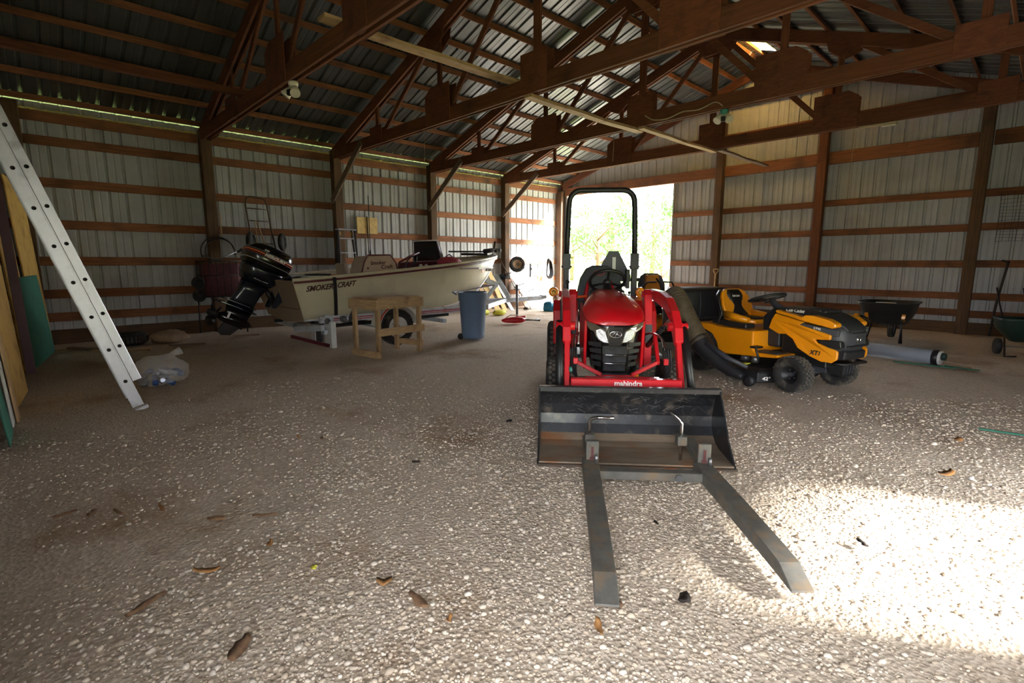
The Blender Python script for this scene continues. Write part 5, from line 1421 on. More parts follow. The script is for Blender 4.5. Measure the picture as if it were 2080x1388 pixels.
# ------------------------------------------------------------------ sawhorse table
SW = thing('sawhorse', (-6.45, 3.68, 0), 0, 'small unpainted wooden sawhorse table standing in front of the boat trailer', 'sawhorse')
lg = [(-0.22, -0.38), (0.28, -0.30), (-0.26, 0.30), (0.14, 0.44)]
HT = 0.80
for x, y in lg:
    MB().bx(x - 0.045, x + 0.045, y - 0.02, y + 0.02, 0.0, HT - 0.13).build('leg', 'pale_z', SW, 0.004)
def rail_(name, i, j, z, h, w=0.036, ext=0.05, mat='pale_y', dx=0.0):
    a, b = V((lg[i][0], lg[i][1], z)), V((lg[j][0], lg[j][1], z))
    d = (b - a).normalized()
    s = d.cross(V((0, 0, 1))) * dx
    return MB().bar(a - d * ext + s, b + d * ext + s, w, h).build(name, mat, SW, 0.004)
rail_('top_rail', 0, 1, HT - 0.065, 0.13, 0.04, 0.06, 'pale_x', 0.04)
rail_('top_rail', 2, 3, HT - 0.065, 0.13, 0.04, 0.05, 'pale_x', -0.04)
rail_('top_rail', 1, 3, HT - 0.065, 0.13, 0.04, 0.03, 'pale_y', 0.0)
rail_('top_rail', 0, 2, HT - 0.065, 0.13, 0.04, 0.03, 'pale_y', 0.0)
rail_('stretcher', 0, 1, 0.055, 0.09, 0.036, 0.04, 'pale_x', 0.042)
rail_('stretcher', 2, 3, 0.12, 0.08, 0.036, 0.03, 'pale_x', -0.042)
rail_('stretcher', 1, 3, 0.36, 0.10, 0.036, 0.05, 'pale_y', 0.052)
for t0, t1 in ((0.0, 0.34), (0.36, 0.68), (0.70, 1.0)):
    A, B, C, D = [V((p[0], p[1], HT + 0.011)) for p in (lg[0], lg[1], lg[3], lg[2])]
    p = [A.lerp(D, t0), B.lerp(C, t0), B.lerp(C, t1), A.lerp(D, t1)]
    ctr = sum(p, V()) / 4
    p = [q + (q - ctr).normalized() * 0.02 for q in p]
    MB().add([q + V((0, 0, -0.010)) for q in p] + [q + V((0, 0, 0.010)) for q in p], [(3, 2, 1, 0), (4, 5, 6, 7), (0, 1, 5, 4), (1, 2, 6, 5), (2, 3, 7, 6), (3, 0, 4, 7)]).build('top_board', 'pale_x', SW, 0.002)

# ------------------------------------------------------------------ wheeled bin
TC = thing('wheeled_bin', (-6.72, 5.48, 0), R(35), 'blue grey plastic wheeled bin standing behind the sawhorse', 'trash can')
def rr_ring(w, d, z, n=28, p=0.7):
    return [V((w * math.copysign(abs(math.cos(2 * math.pi * k / n)) ** p, math.cos(2 * math.pi * k / n)), d * math.copysign(abs(math.sin(2 * math.pi * k / n)) ** p, math.sin(2 * math.pi * k / n)), z)) for k in range(n)]
MB().rings([rr_ring(0.175, 0.19, 0.02), rr_ring(0.185, 0.20, 0.06), rr_ring(0.215, 0.235, 0.66), rr_ring(0.228, 0.248, 0.665), rr_ring(0.235, 0.255, 0.79), rr_ring(0.243, 0.263, 0.795), rr_ring(0.24, 0.26, 0.805), rr_ring(0.222, 0.242, 0.80), rr_ring(0.205, 0.22, 0.64), rr_ring(0.165, 0.18, 0.05)]).build('bin_body', 'blue', TC)
for y in (-0.14, 0.14):
    MB().lathe([(0.02, -0.02), (0.05, -0.022), (0.055, 0), (0.05, 0.022), (0.02, 0.02)], (-0.18, y, 0.055), (0, 1, 0), 16).build('wheel', 'plastic', TC)
MB().tube([(-0.24, -0.15, 0.76), (-0.31, -0.13, 0.80), (-0.31, 0.13, 0.80), (-0.24, 0.15, 0.76)], 0.014, 8).build('bin_handle', 'blue', TC)

# ------------------------------------------------------------------ things on and by the left wall
HTk = thing('hand_truck', (-10.78, 3.47, 1.55), 0, 'dark two-wheeled hand truck hung on the left wall above the outboard', 'hand truck')
frame = [(0, -0.18, 0.0), (0, -0.22, 0.40), (0, -0.26, 0.85), (0, -0.24, 0.96), (0, -0.18, 1.0), (0, 0.02, 0.99), (0, 0.10, 0.95), (0, 0.13, 0.85), (0, 0.18, 0.40), (0, 0.24, 0.0)]
MB().tube(frame, 0.016, 8).build('frame', 'brown', HTk)
for z, a, b in ((0.78, -0.25, 0.14), (0.55, -0.235, 0.165), (0.12, -0.195, 0.22)):
    MB().tube([(0, a, z), (0.02, b, z - 0.01)], 0.010, 6).build('cross_bar', 'brown', HTk)
MB().tube([(0.02, -0.09, 0.55), (0.04, -0.03, 0.30), (0.02, 0.03, 0.10)], 0.014, 6).tube([(0.02, -0.12, 0.55), (0.03, -0.11, 0.12)], 0.010, 6).build('stair_glide', 'pale_z', HTk)
for y in (-0.24, 0.34):
    wh = MB().torus((0.10, y, 0.15), (0.75, 1, 0), 0.135, 0.042, 24, 8).build('wheel', 'rubber', HTk)
    MB().lathe([(0.02, -0.03), (0.08, -0.012), (0.112, -0.02), (0.112, 0.02), (0.08, 0.012), (0.02, 0.03)], (0.10, y, 0.15), (0.75, 1, 0), 14).build('wheel_rim', 'satin', wh)
    for k in range(5):
        a = 2 * math.pi * k / 5
        x_, y_, d_ = ortho(V((0.75, 1, 0)))
        MB().ball(V((0.10, y, 0.15)) + (x_ * math.cos(a) + y_ * math.sin(a)) * 0.07, 0.02, 8, 6).build('rim_hole', 'chrome', wh)

GC = thing('garden_cart', (-10.40, 2.58, 0.62), 0, 'wire mesh garden cart with faded red liner tipped up by the left wall', 'cart')
gb = MB()
corn = [(-0.22, -0.33), (0.22, -0.33), (0.22, 0.33), (-0.22, 0.33)]
for z in (0.08, 0.45, 0.70):
    gb.tube([(x, y, z) for x, y in corn], 0.010, 6, True)
for i in range(7):
    y = -0.33 + 0.11 * i
    for x in (-0.22, 0.22):
        gb.tube([(x, y, 0.08), (x, y, 0.70)], 0.006, 5)
for i in range(3):
    gb.tube([(-0.11 + 0.11 * i, -0.33, 0.08), (-0.11 + 0.11 * i, -0.33, 0.70)], 0.006, 5)
gb.build('wire_basket', 'wire', GC)
MB().rings([rr_ring(0.19, 0.30, 0.06, 24, 0.4), rr_ring(0.20, 0.31, 0.66, 24, 0.4)]).build('liner', 'wine', GC)
for r_, y in ((0.27, -0.02), (0.24, 0.02)):
    MB().tube(arc((y, 0.86), r_, -10, 200, 16, lambda a, b: (0.05, a, b)), 0.011, 6).build('hoop_handle', 'wire', GC)
MB().tube([(0.05, -0.27, 0.80), (0.05, -0.05, 0.72), (0.05, 0.30, 0.88)], 0.014, 6).build('drawbar', 'steel', GC)
MB().tube([(0.12, 0.28, 0.86), (0.14, 0.36, 0.92)], 0.022, 8).build('drawbar_knob', 'navy', GC)
for z in (0.10, 0.32):
    MB().torus((0.16, -0.40, z), (1, 0.15, 0), 0.085, 0.026, 20, 6).lathe([(0.02, -0.02), (0.07, -0.008), (0.07, 0.008), (0.02, 0.02)], (0.16, -0.40, z), (1, 0.15, 0), 14).build('caster', 'rubber', GC)
for q in (((-0.2, -0.34, 0.05), (-0.2, -0.36, -0.60)), ((-0.2, 0.30, 0.05), (-0.2, 0.32, -0.60)), ((0.2, 0.30, 0.05), (0.22, 0.32, -0.60))):
    MB().tube(q, 0.012, 6).build('cart_leg', 'wire', GC)
MB().bx(-0.1, 0.24, -0.05, 0.25, 0.02, 0.05).build('cart_tray', 'white', GC)

SL_ = thing('step_ladder', (-10.35, 5.05, 0), 0, 'grey folding step ladder standing behind the boat console', 'step ladder')
for sx in (-1, 1):
    MB().bar((0.12, sx * 0.24, 0), (-0.12, sx * 0.15, 1.98), 0.03, 0.07, (1, 0, 0)).build('front_rail', 'steel', SL_, 0.003)
    MB().bar((-0.24, sx * 0.30 + 0.06, 0), (-0.17, sx * 0.20 + 0.05, 2.02), 0.03, 0.05, (1, 0, 0)).build('rear_rail', 'satin', SL_, 0.003)
for k in range(6):
    z = 0.30 * (k + 1)
    w = 0.24 - 0.09 * z / 1.98
    MB().box((0.12 - 0.24 * z / 1.98, 0, z), (0.09, 2 * w, 0.025)).build('step', 'alu', SL_, 0.003)
MB().box((-0.13, 0.02, 1.99), (0.16, 0.40, 0.03)).build('top_cap', 'alu', SL_, 0.006)
for sx in (-1, 1):
    MB().box((-0.11, sx * 0.13, 1.90), (0.02, 0.05, 0.08)).build('hinge', 'yply', SL_, 0.003)
for k, (y, lab) in enumerate(((5.675, 'left of the two yellow plywood squares fixed on the left wall'), (5.94, 'right of the two yellow plywood squares fixed on the left wall'))):
    p = thing('plywood_square', (-10.915, y, 2.13), 0, lab, 'plywood', 'plywood squares on the wall')
    MB().box((0, 0, 0), (0.03, 0.245, 0.37)).build('board', 'osb', p, 0.003)
    MB().cyl((0.015, 0.08, 0.15), (0.02, 0.08, 0.15), 0.008, None, 8).build('screw_head', 'steel', p)
cbx = MB().tube([(-10.89, 5.80, 2.33), (-10.885, 5.805, 1.8), (-10.89, 5.81, 1.3)], 0.012, 6).build('hanging_cable', 'wire')
tag(cbx, 'black cable hanging down the wall between the two plywood squares', 'cable')
tg = MB().box((0, 0, 0), (0.006, 0.02, 0.55)).build('wood_lath', 'pale_z')
tg.location = (-10.745, 2.745, 1.95)
tag(tg, 'thin pale lath fixed upright on the post beside the hand truck', 'lath')
# spare wheel
SPW = thing('spare_wheel', (-10.52, 10.22, 1.24), R(-35), 'small grey trailer wheel with rusty rim hung on the post near the doorway', 'wheel')
wheel(SPW, (0.0, 0, 0), 0.225, 0.13, 0.125, nblk=28, rim='bone', hub='chrome', axis=(1, 0, 0.15))
MB().tube([(-0.10, 0, 0.05), (0.0, 0, 0.02)], 0.012, 6).build('peg', 'steel', SPW)

# corner by the doorway: tools and boards in the sun
for i, (y, x, w, h, m, lab) in enumerate(((8.45, -9.95, 0.16, 1.05, 'osb', 'cream board leaning on the wall directly behind the bin'), (8.70, -9.93, 0.14, 1.15, 'pale_z', 'brown board leaning on the wall just right of the bin'), (8.95, -9.9, 0.2, 0.95, 'osb', 'wide cream board leaning on the wall left of the trailer jack'),
                                         (9.20, -9.92, 0.16, 1.25, 'osb', 'tall cream board leaning on the wall behind the trailer jack'), (9.45, -9.9, 0.12, 0.9, 'white', 'narrow white board leaning on the wall right of the trailer jack'))):
    o = MB().bar((0, 0, 0.01), (-0.90, 0.1, h), w, 0.022, (1, 0, 0.7)).build('leaning_board', m, None, 0.003)
    o.location = (x, y, 0)
    tag(o, lab, 'board', 'boards leaning on the left wall')
TB = thing('tool_board', (-10.25, 10.75, 0), 0, 'white board hung with dark hand tools leaning in the sunlit corner', 'tool board')
MB().bar((0.30, 0, 0.0), (-0.52, 0, 0.85), 1.05, 0.02, (1, 0, 1)).build('backing_board', 'white', TB)
for k, (a, yy, l_) in enumerate(((0.75, -0.35, 0.22), (0.55, -0.1, 0.18), (0.5, 0.12, 0.22), (0.30, -0.25, 0.30), (0.3, 0.15, 0.2), (0.28, 0.28, 0.2))):
    c = V((0.30 - 0.82 * a + 0.012, yy, 0.85 * a + 0.016))
    MB().tube([c + V((0.0, -l_ / 2, -0.02)), c + V((0, l_ / 2, 0.03))], 0.012, 6).ball(c + V((0, l_ / 2, 0.03)), 0.022, 8, 6).build('hand_tool', 'wire', TB)
lt = thing('line_trimmer', (-10.15, 9.85, 0), 0, 'grey string trimmer leaning on the wall right of the trailer jack', 'trimmer')
MB().tube([(0.2, 0.15, 0.04), (-0.55, -0.1, 1.35)], 0.014, 8).build('trimmer_shaft', 'steel', lt)
MB().ball((-0.35, 0.02, 0.92), (0.09, 0.13, 0.10), 12, 8).build('trimmer_engine', 'steel', lt)
MB().lathe([(0.02, 0), (0.09, 0.01), (0.08, 0.05), (0.02, 0.07)], (0.22, 0.16, 0.0), (0, 0, 1), 14).build('trimmer_head', 'satin', lt)
MB().torus((-0.1, 0.08, 0.60), (0.5, 0.2, 0.8), 0.06, 0.011, 16, 6).build('trimmer_handle', 'satin', lt)
tj = thing('fuel_can', (-9.25, 10.2, 0), R(20), 'teal blue plastic can standing on the floor in the sunlit corner', 'fuel can')
MB().rings([rr_ring(0.13, 0.15, 0.005, 20, 0.5), rr_ring(0.14, 0.16, 0.05, 20, 0.5), rr_ring(0.13, 0.15, 0.20, 20, 0.5), rr_ring(0.09, 0.10, 0.25, 20, 0.6)]).build('can_body', 'teal', tj)
MB().tube([(0, -0.06, 0.24), (0, -0.06, 0.31), (0, 0.06, 0.31), (0, 0.06, 0.24)], 0.012, 6).build('can_handle', 'teal', tj)
tj2 = thing('cooler_box', (-9.0, 10.52, 0), R(20), 'light cyan plastic box beside the teal can, behind the tractor wheel', 'box')
MB().box((0, 0, 0.125), (0.36, 0.26, 0.25)).build('box_body', 'cyan', tj2, 0.02, 2)
MB().box((0, 0, 0.265), (0.38, 0.28, 0.04)).build('box_lid', 'white', tj2, 0.012, 2)
hc = thing('cord_coil', (-10.72, 11.72, 1.14), 0, 'black coil of cord hanging on the sunlit wall beside the doorway', 'cord')
for k in range(6):
    lp = [(0.04 + 0.012 * k + 0.01 * math.sin(3 * t), (0.075 + 0.012 * k) * math.sin(t) * (1.0 - 0.35 * math.cos(t)), 0.27 * math.cos(t) - 0.012 * k) for t in [2 * math.pi * i / 24 for i in range(24)]]
    MB().tube(lp, 0.017, 6, True).build('cord_loop', 'jet', hc)
MB().tube([(0.05, 0, 0.30), (-0.15, 0, 0.32)], 0.008, 6).build('hook', 'steel', hc)
hb_ = thing('hanging_bar', (-10.80, 11.05, 0.98), 0, 'short dark bar hanging on the sunlit wall left of the cord coil', 'bar')
MB().bar((0, 0, -0.28), (0, 0, 0.28), 0.055, 0.03, (1, 0, 0)).build('bar_body', 'jet', hb_, 0.004)
MB().box((0.02, 0.06, 0.12), (0.04, 0.09, 0.06)).build('bar_tab', 'wire', hb_, 0.004)
for x, y, lab in ((-9.62, 8.16, 'yellow bag lying under the boat right behind the bin'), (-9.38, 8.50, 'yellow bag lying on the floor left of the trailer jack')):
    crumple('yellow_bag', (x, y, 0), (0.14, 0.2, 0.07), 'lime', lab, 'bag', int(y * 100), None, 'yellow bags under the boat')
rt_ = thing('red_hand_tool', (-7.80, 7.50, 0), R(60), 'red garden tool lying on the gravel between bin and tractor', 'garden tool')
MB().rings([[V((x, y * k, z)) for x, y, z in ((-0.05 * 1, -0.07, 0.01), (-0.05, 0.07, 0.01), (-0.05, 0.05, 0.13), (-0.05, -0.05, 0.13))] if False else [V((px_, w * math.cos(2 * math.pi * i / 12), 0.075 + h * math.sin(2 * math.pi * i / 12))) for i in range(12)] for px_, w, h, k in ((-0.28, 0.02, 0.02, 1), (-0.2, 0.06, 0.05, 1), (0.0, 0.08, 0.07, 1), (0.15, 0.07, 0.065, 1), (0.24, 0.02, 0.03, 1))]).build('tool_body', 'brick', rt_)
MB().tube([(0.2, 0.05, 0.07), (0.45, 0.12, 0.05), (0.62, 0.2, 0.04)], [0.018, 0.012, 0.03], 8).build('tool_handle', 'satin', rt_)
MB().bar((-0.10, 0.10, 0.10), (0.30, 0.22, 0.12), 0.03, 0.05).build('tool_guard', 'brick', rt_, 0.01)
MB().tube([(-0.2, 0.06, 0.1), (-0.05, 0.16, 0.17), (0.12, 0.16, 0.16)], 0.014, 6).build('tool_grip', 'print', rt_)

# ------------------------------------------------------------------ right side: wheelbarrow, pipe, spreader
WB = thing('wheelbarrow', (-1.78, 10.35, 0), R(92), 'black plastic wheelbarrow with yellow braces standing before the far wall', 'wheelbarrow')
def tray(k, z, n=24):
    return [V((0.34 * k * math.copysign(abs(math.cos(2 * math.pi * i / n)) ** 0.55, math.cos(2 * math.pi * i / n)) + 0.10 * (1 - k), 0.27 * k * math.copysign(abs(math.sin(2 * math.pi * i / n)) ** 0.55, math.sin(2 * math.pi * i / n)) , z)) for i in range(n)]
def tray2(kx, ky, z, sh, n=24):
    return [V((sh + 0.46 * kx * math.copysign(abs(math.cos(2 * math.pi * i / n)) ** 0.5, math.cos(2 * math.pi * i / n)), 0.40 * ky * math.copysign(abs(math.sin(2 * math.pi * i / n)) ** 0.5, math.sin(2 * math.pi * i / n)), z)) for i in range(n)]
MB().rings([tray2(0.55, 0.66, 0.30, 0.08), tray2(0.80, 0.86, 0.46, 0.03), tray2(0.96, 0.97, 0.63, 0.0), tray2(1.02, 1.04, 0.645, 0.0), tray2(1.02, 1.04, 0.66, 0.0), tray2(0.95, 0.95, 0.655, 0.0), tray2(0.78, 0.82, 0.47, 0.03), tray2(0.52, 0.62, 0.325, 0.08)]).build('tray', 'plastic', WB)
for sy in (-1, 1):
    MB().tube([(0.62, sy * 0.08, 0.20), (0.1, sy * 0.16, 0.27), (-0.45, sy * 0.26, 0.42), (-0.80, sy * 0.30, 0.47)], 0.018, 8).build('handle', 'satin', WB)
    MB().tube([(-0.70, sy * 0.288, 0.456), (-0.84, sy * 0.304, 0.475)], 0.026, 8).build('grip', 'yellow', WB)
    MB().tube([(-0.10, sy * 0.20, 0.29), (-0.22, sy * 0.24, 0.0), (-0.32, sy * 0.23, 0.02), (-0.40, sy * 0.24, 0.38)], 0.016, 8).build('leg', 'satin', WB)
    MB().bar((-0.30, sy * 0.24, 0.36), (-0.33, sy * 0.25, 0.48), 0.05, 0.02, (1, 0, 0)).build('tray_brace', 'yellow', WB, 0.004)
wheel(WB, (0.55, 0, 0.19), 0.19, 0.09, 0.10, nblk=22, axis=(0, 1, 0), rim='steel')
MB().box((-0.34, 0.0, 0.655), (0.12, 0.26, 0.012)).build('tray_label', 'white', WB, 0.002)

PI_ = thing('pipe_tube', (-1.70, 8.50, 0.095), 0, 'grey tube with black end band lying on the gravel by the wheelbarrow', 'pipe')
e0, e1 = V((0, 0, 0)), V((0.84, -0.16, 0.0))
dd_ = (e1 - e0).normalized()
MB().lathe([(0.083, 0.0), (0.092, 0.004), (0.092, 0.80), (0.09, 0.805)], e0, dd_, 28).build('tube_body', 'pvc', PI_)
MB().lathe([(0.094, 0.80), (0.098, 0.805), (0.098, 0.86), (0.094, 0.865)], e0, dd_, 28).build('end_band', 'satin', PI_)
MB().lathe([(0.085, 0.86), (0.09, 0.865), (0.09, 0.885), (0.085, 0.89)], e0, dd_, 24).build('end_ring', 'white', PI_)
MB().lathe([(0.04, 0.885), (0.05, 0.89), (0.045, 0.93), (0.02, 0.935)], e0 + V((0, 0, 0.02)), dd_, 14).build('end_cap', 'dgreen', PI_)
MB().torus(e0 + dd_ * 0.05, dd_, 0.0925, 0.003, 28, 5).build('tube_seam', 'dgrey', PI_)
for x, y, a, l_, w_, m, lab in ((-0.98, 8.16, 2, 0.62, 0.035, 'green', 'thin dark green strip lying in front of the grey tube'), (-0.62, 8.24, -12, 0.34, 0.03, 'green', 'short green strip lying past the end of the grey tube'), (-0.72, 8.40, -30, 0.40, 0.06, 'bone', 'torn tan cardboard strip lying at the black end of the tube'),
                                (-1.15, 8.95, -8, 0.55, 0.12, 'pale_x', 'flat brown board lying behind the grey tube'), (-0.08, 5.31, 10, 0.34, 0.02, 'green', 'thin green strip lying at the right edge of the picture')):
    o = MB().box((0, 0, 0.012), (l_, w_, 0.012)).build('floor_strip', m, None, 0.002)
    o.location = (x, y, 0)
    o.rotation_euler = (0, 0, R(a))
    tag(o, lab, 'strip', 'strips on the gravel at the right')

SPR = thing('broadcast_spreader', (-0.17, 10.05, 0), R(20), 'dark green lawn spreader with orange mark at the right edge', 'spreader')
MB().rings([rr_ring(0.12, 0.10, 0.20, 20, 0.5), rr_ring(0.28, 0.20, 0.38, 20, 0.45), rr_ring(0.30, 0.22, 0.50, 20, 0.45), rr_ring(0.31, 0.23, 0.53, 20, 0.45), rr_ring(0.27, 0.19, 0.525, 20, 0.45), rr_ring(0.10, 0.08, 0.22, 20, 0.5)]).build('hopper', 'dgreen', SPR)
MB().box((0.08, -0.225, 0.40), (0.13, 0.012, 0.08), (R(-32), R(12), 0)).build('hopper_mark', 'lever', SPR, 0.003)
for sx in (-1, 1):
    MB().lathe([(0.03, -0.025), (0.11, -0.025), (0.115, 0), (0.11, 0.025), (0.03, 0.025)], (sx * 0.24, 0.02, 0.115), (1, 0, 0), 20).build('wheel', 'plastic', SPR)
    MB().tube([(sx * 0.2, -0.05, 0.25), (sx * 0.22, -0.20, 0.0), (sx * 0.1, -0.22, 0.01)], 0.012, 6).build('stand', 'wire', SPR)
    MB().tube([(sx * 0.12, 0.1, 0.25), (sx * 0.15, 0.45, 0.7), (sx * 0.15, 0.62, 0.92)], 0.012, 6).build('push_handle', 'wire', SPR)
MB().tube([(-0.24, 0.02, 0.115), (0.24, 0.02, 0.115)], 0.010, 6).build('axle', 'steel', SPR)
wc = thing('wire_crate', (-2.62, 10.45, 0), R(40), 'grey wire crate on the floor between yellow mower and wheelbarrow', 'crate')
wcm = MB()
for z in (0.01, 0.2, 0.38):
    wcm.tube([(-0.18, -0.22, z), (0.18, -0.22, z), (0.18, 0.22, z), (-0.18, 0.22, z)], 0.008, 6, True)
wcm.build('crate_rim', 'steel', wc)
wcm = MB()
for i in range(6):
    t = i / 5
    for s in (-1, 1):
        wcm.tube([(-0.18 + 0.36 * t, s * 0.22, 0.01), (-0.18 + 0.36 * t, s * 0.22, 0.38)], 0.005, 5)
        wcm.tube([(s * 0.18, -0.22 + 0.44 * t, 0.01), (s * 0.18, -0.22 + 0.44 * t, 0.38)], 0.005, 5)
wcm.build('crate_wires', 'steel', wc)
hp_ = MB().torus((0, 0, 0.012), (0, 0, 1), 0.20, 0.009, 26, 6).build('wire_hoop', 'steel')
hp_.location = (-2.25, 9.55, 0)
tag(hp_, 'grey wire hoop lying on the gravel in front of the wire crate', 'hoop')
bb = crumple('white_bundle', (-3.05, 9.2, 0), (0.22, 0.3, 0.20), 'white', 'pale crumpled bundle on the floor behind the yellow mower seat', 'bundle', 21)
sv = thing('shovel', (-5.60, 12.12, 0), R(10), 'shovel with pale wooden D-grip standing against the far wall post', 'shovel')
MB().tube([(0, 0, 0.25), (0, 0.08, 1.02)], 0.017, 8).build('shaft', 'pale_z', sv)
MB().tube([(0, 0.08, 1.0), (-0.05, 0.085, 1.08), (-0.055, 0.09, 1.14)], 0.013, 6).tube([(0, 0.08, 1.0), (0.05, 0.085, 1.08), (0.055, 0.09, 1.14)], 0.013, 6).tube([(-0.055, 0.09, 1.135), (0.055, 0.09, 1.135)], 0.014, 6).build('grip', 'pale_x', sv)
MB().py([(-0.10, 0.30), (0.10, 0.30), (0.11, 0.12), (0.0, 0.0), (-0.11, 0.12)], -0.02, -0.008).build('blade', 'steel', sv, 0.003)
rk = thing('leaning_pole', (-0.58, 12.22, 0.02), 0, 'dark bent pole leaning on the far wall behind the green spreader', 'pole')
MB().tube(smooth_path([(-0.03, -0.1, 0), (0.0, 0, 0.6), (0.07, 0.14, 1.3)], 6), 0.018, 8).build('pole_shaft', 'wire', rk)
MB().tube([(0.07, 0.14, 1.28), (-0.02, 0.13, 1.31)], 0.018, 6).build('pole_hook', 'wire', rk)
wm = thing('wire_mesh', (-0.45, 12.47, 2.08), 0, 'loose hanging sheet of wire mesh on the far wall at the right edge', 'wire mesh')
m1 = MB()
for i in range(15):
    z = -0.42 + 0.06 * i
    m1.tube([(-0.28 + 0.12 * k, 0.01 * math.sin(k * 1.7 + i), z + 0.01 * math.sin(k + i)) for k in range(6)], 0.0022, 4)
m1.build('mesh_weft', 'wire', wm)
m1 = MB()
for i in range(8):
    x = -0.28 + 0.085 * i
    m1.tube([(x + 0.008 * math.sin(k), 0.01 * math.sin(k * 1.3 + i), -0.42 + 0.21 * k) for k in range(5)], 0.0022, 4)
m1.build('mesh_warp', 'wire', wm)

# ------------------------------------------------------------------ lamps, cable and strings on the trusses
def flood(x, y, z, cap, lab):
    f = thing('floodlight', (x, y, z), R(20), lab, 'floodlight', 'floodlights under the trusses')
    MB().lathe([(0.055, 0.0), (0.06, -0.02), (0.05, -0.06), (0.02, -0.075)], (0, 0, 0), (0, 0, 1), 16).build('base', cap, f)
    for sx in (-1, 1):
        h = MB().lathe([(0.03, 0.0), (0.045, 0.05), (0.06, 0.11), (0.058, 0.125)], (sx * 0.03, 0, -0.07), (sx * 0.5, -0.5, -0.8), 16).build('lamp_head', 'lamp', f)
        MB().lathe([(0.0005, 0.125), (0.05, 0.12)], (sx * 0.03, 0, -0.07), (sx * 0.5, -0.5, -0.8), 16).build('lens', 'print', h)
    MB().box((0.0, -0.06, -0.14), (0.07, 0.05, 0.07)).build('sensor', 'satin', f, 0.01)
flood(-6.62, 2.62, 3.475, 'lamp', 'cream twin floodlight hanging under the nearest truss at upper left')
flood(-3.50, 7.56, 3.475, 'tealcap', 'twin floodlight with teal cap under the third truss, above the doorway')
fx_ = thing('tube_lamp', (-2.15, 10.06, 3.475), R(4), 'small white tube lamp fixed under the farthest truss at right', 'lamp')
MB().box((0, 0, -0.02), (0.5, 0.05, 0.035)).build('lamp_base', 'cord', fx_, 0.006)
MB().cyl((0.06, 0, -0.05), (0.26, 0, -0.05), 0.018, None, 10).build('tube', 'lamp', fx_)
cab = MB().tube(smooth_path([(-4.75, 7.47, 3.62), (-4.6, 7.47, 3.53), (-4.35, 7.465, 3.50), (-4.1, 7.47, 3.55), (-3.85, 7.47, 3.53), (-3.6, 7.47, 3.58), (-3.48, 7.47, 3.50)], 6), 0.009, 6).build('lamp_cable', 'cord')
tag(cab, 'pale cable looping along the third truss to the teal capped floodlight', 'cable')
for x, y, z0, z1, lab in ((-7.35, 5.0, 3.47, 2.95, 'thin string dangling from the second truss left of the roll bar'), (-5.35, 7.47, 3.47, 3.0, 'thin string dangling from the third truss above the roll bar'), (-8.6, 9.97, 3.47, 3.0, 'thin string dangling from the farthest truss left of the roll bar'),
                          (-2.45, 10.0, 3.47, 2.35, 'long brown string hanging from the farthest truss before the far wall')):
    o = MB().tube([(x, y, z0), (x + 0.01, y, (z0 + z1) / 2), (x - 0.005, y, z1)], 0.004, 5).build('hanging_string', 'cord')
    tag(o, lab, 'string', 'strings hanging from the trusses')

# ------------------------------------------------------------------ bits on the floor
deb = [(-2.22, 0.2, 0.16, 0.035, 'bark'), (-2.77, 0.57, 0.08, 0.05, 'bark'), (-2.63, 0.76, 0.12, 0.02, 'bark'), (-3.35, 0.02, 0.10, 0.03, 'bark'), (-3.27, 0.12, 0.09, 0.03, 'bark'), (-3.19, 0.22, 0.08, 0.02, 'bark'),
       (-2.3, 0.42, 0.10, 0.025, 'leaf'), (-1.72, 0.92, 0.06, 0.05, 'leaf'), (-1.53, 0.96, 0.11, 0.045, 'bark'), (-1.74, 0.39, 0.11, 0.05, 'bark'), (-0.96, 1.34, 0.08, 0.03, 'leaf'), (-1.01, 1.49, 0.08, 0.045, 'bark'), (-3.08, 0.39, 0.10, 0.02, 'leaf'), (-2.33, 0.68, 0.045, 0.03, 'leaf'),
       (-2.02, 0.76, 0.03, 0.03, 'lime'), (-2.91, 2.74, 0.05, 0.05, 'wire'), (-2.7, 1.71, 0.05, 0.03, 'wire'), (-0.83, 1.71, 0.07, 0.05, 'wire'), (-1.21, 2.14, 0.035, 0.025, 'wire'), (-1.19, 1.69, 0.03, 0.03, 'brick'), (-0.32, 4.79, 0.12, 0.06, 'leaf'), (-0.3, 3.96, 0.11, 0.06, 'leaf'), (-0.19, 3.98, 0.05, 0.04, 'print'),
       (-1.36, 0.98, 0.04, 0.02, 'leaf'), (-0.46, 2.67, 0.06, 0.04, 'wire'), (-3.68, 1.34, 0.09, 0.03, 'leaf'), (-3.56, 1.46, 0.06, 0.03, 'bark')]
BITS = ['longest brown bark strip in the left foreground', 'squat dark bark chip in the left foreground gravel', 'thin bark sliver right of the squat bark chip', 'bark chip nearest the left edge, first of three in a row', 'middle bark chip of the three in a row at left', 'third bark chip of the row at left, nearest the ladder foot side',
        'slim tan leaf above the longest bark strip', 'small crumpled tan leaf in the bottom middle', 'curved bark chip in the bottom middle, below the crumpled leaf', 'broad dark bark chip lowest in the picture, left of middle', 'upright tan leaf below the left fork tip', 'bark chip touching the left fork tip', 'thin tan leaf beside the row of bark chips', 'tiny orange leaf above the slim tan leaf',
        None, 'dark scrap lying left of the black bucket', 'dark speck of scrap between bag of cans and left fork', 'black scrap lying between and below the two fork tips', 'dark scrap lying between the forks near their cross bar', None, 'tan leaf patch right of the bucket towards the right edge', 'tan leaf at the far edge of the sun patch', None,
        'tiny tan leaf below the curved bark chip', 'dark scrap lying in the sun patch', 'tan leaf on the gravel ahead of the ladder foot', 'small bark chip on the gravel ahead of the ladder foot']
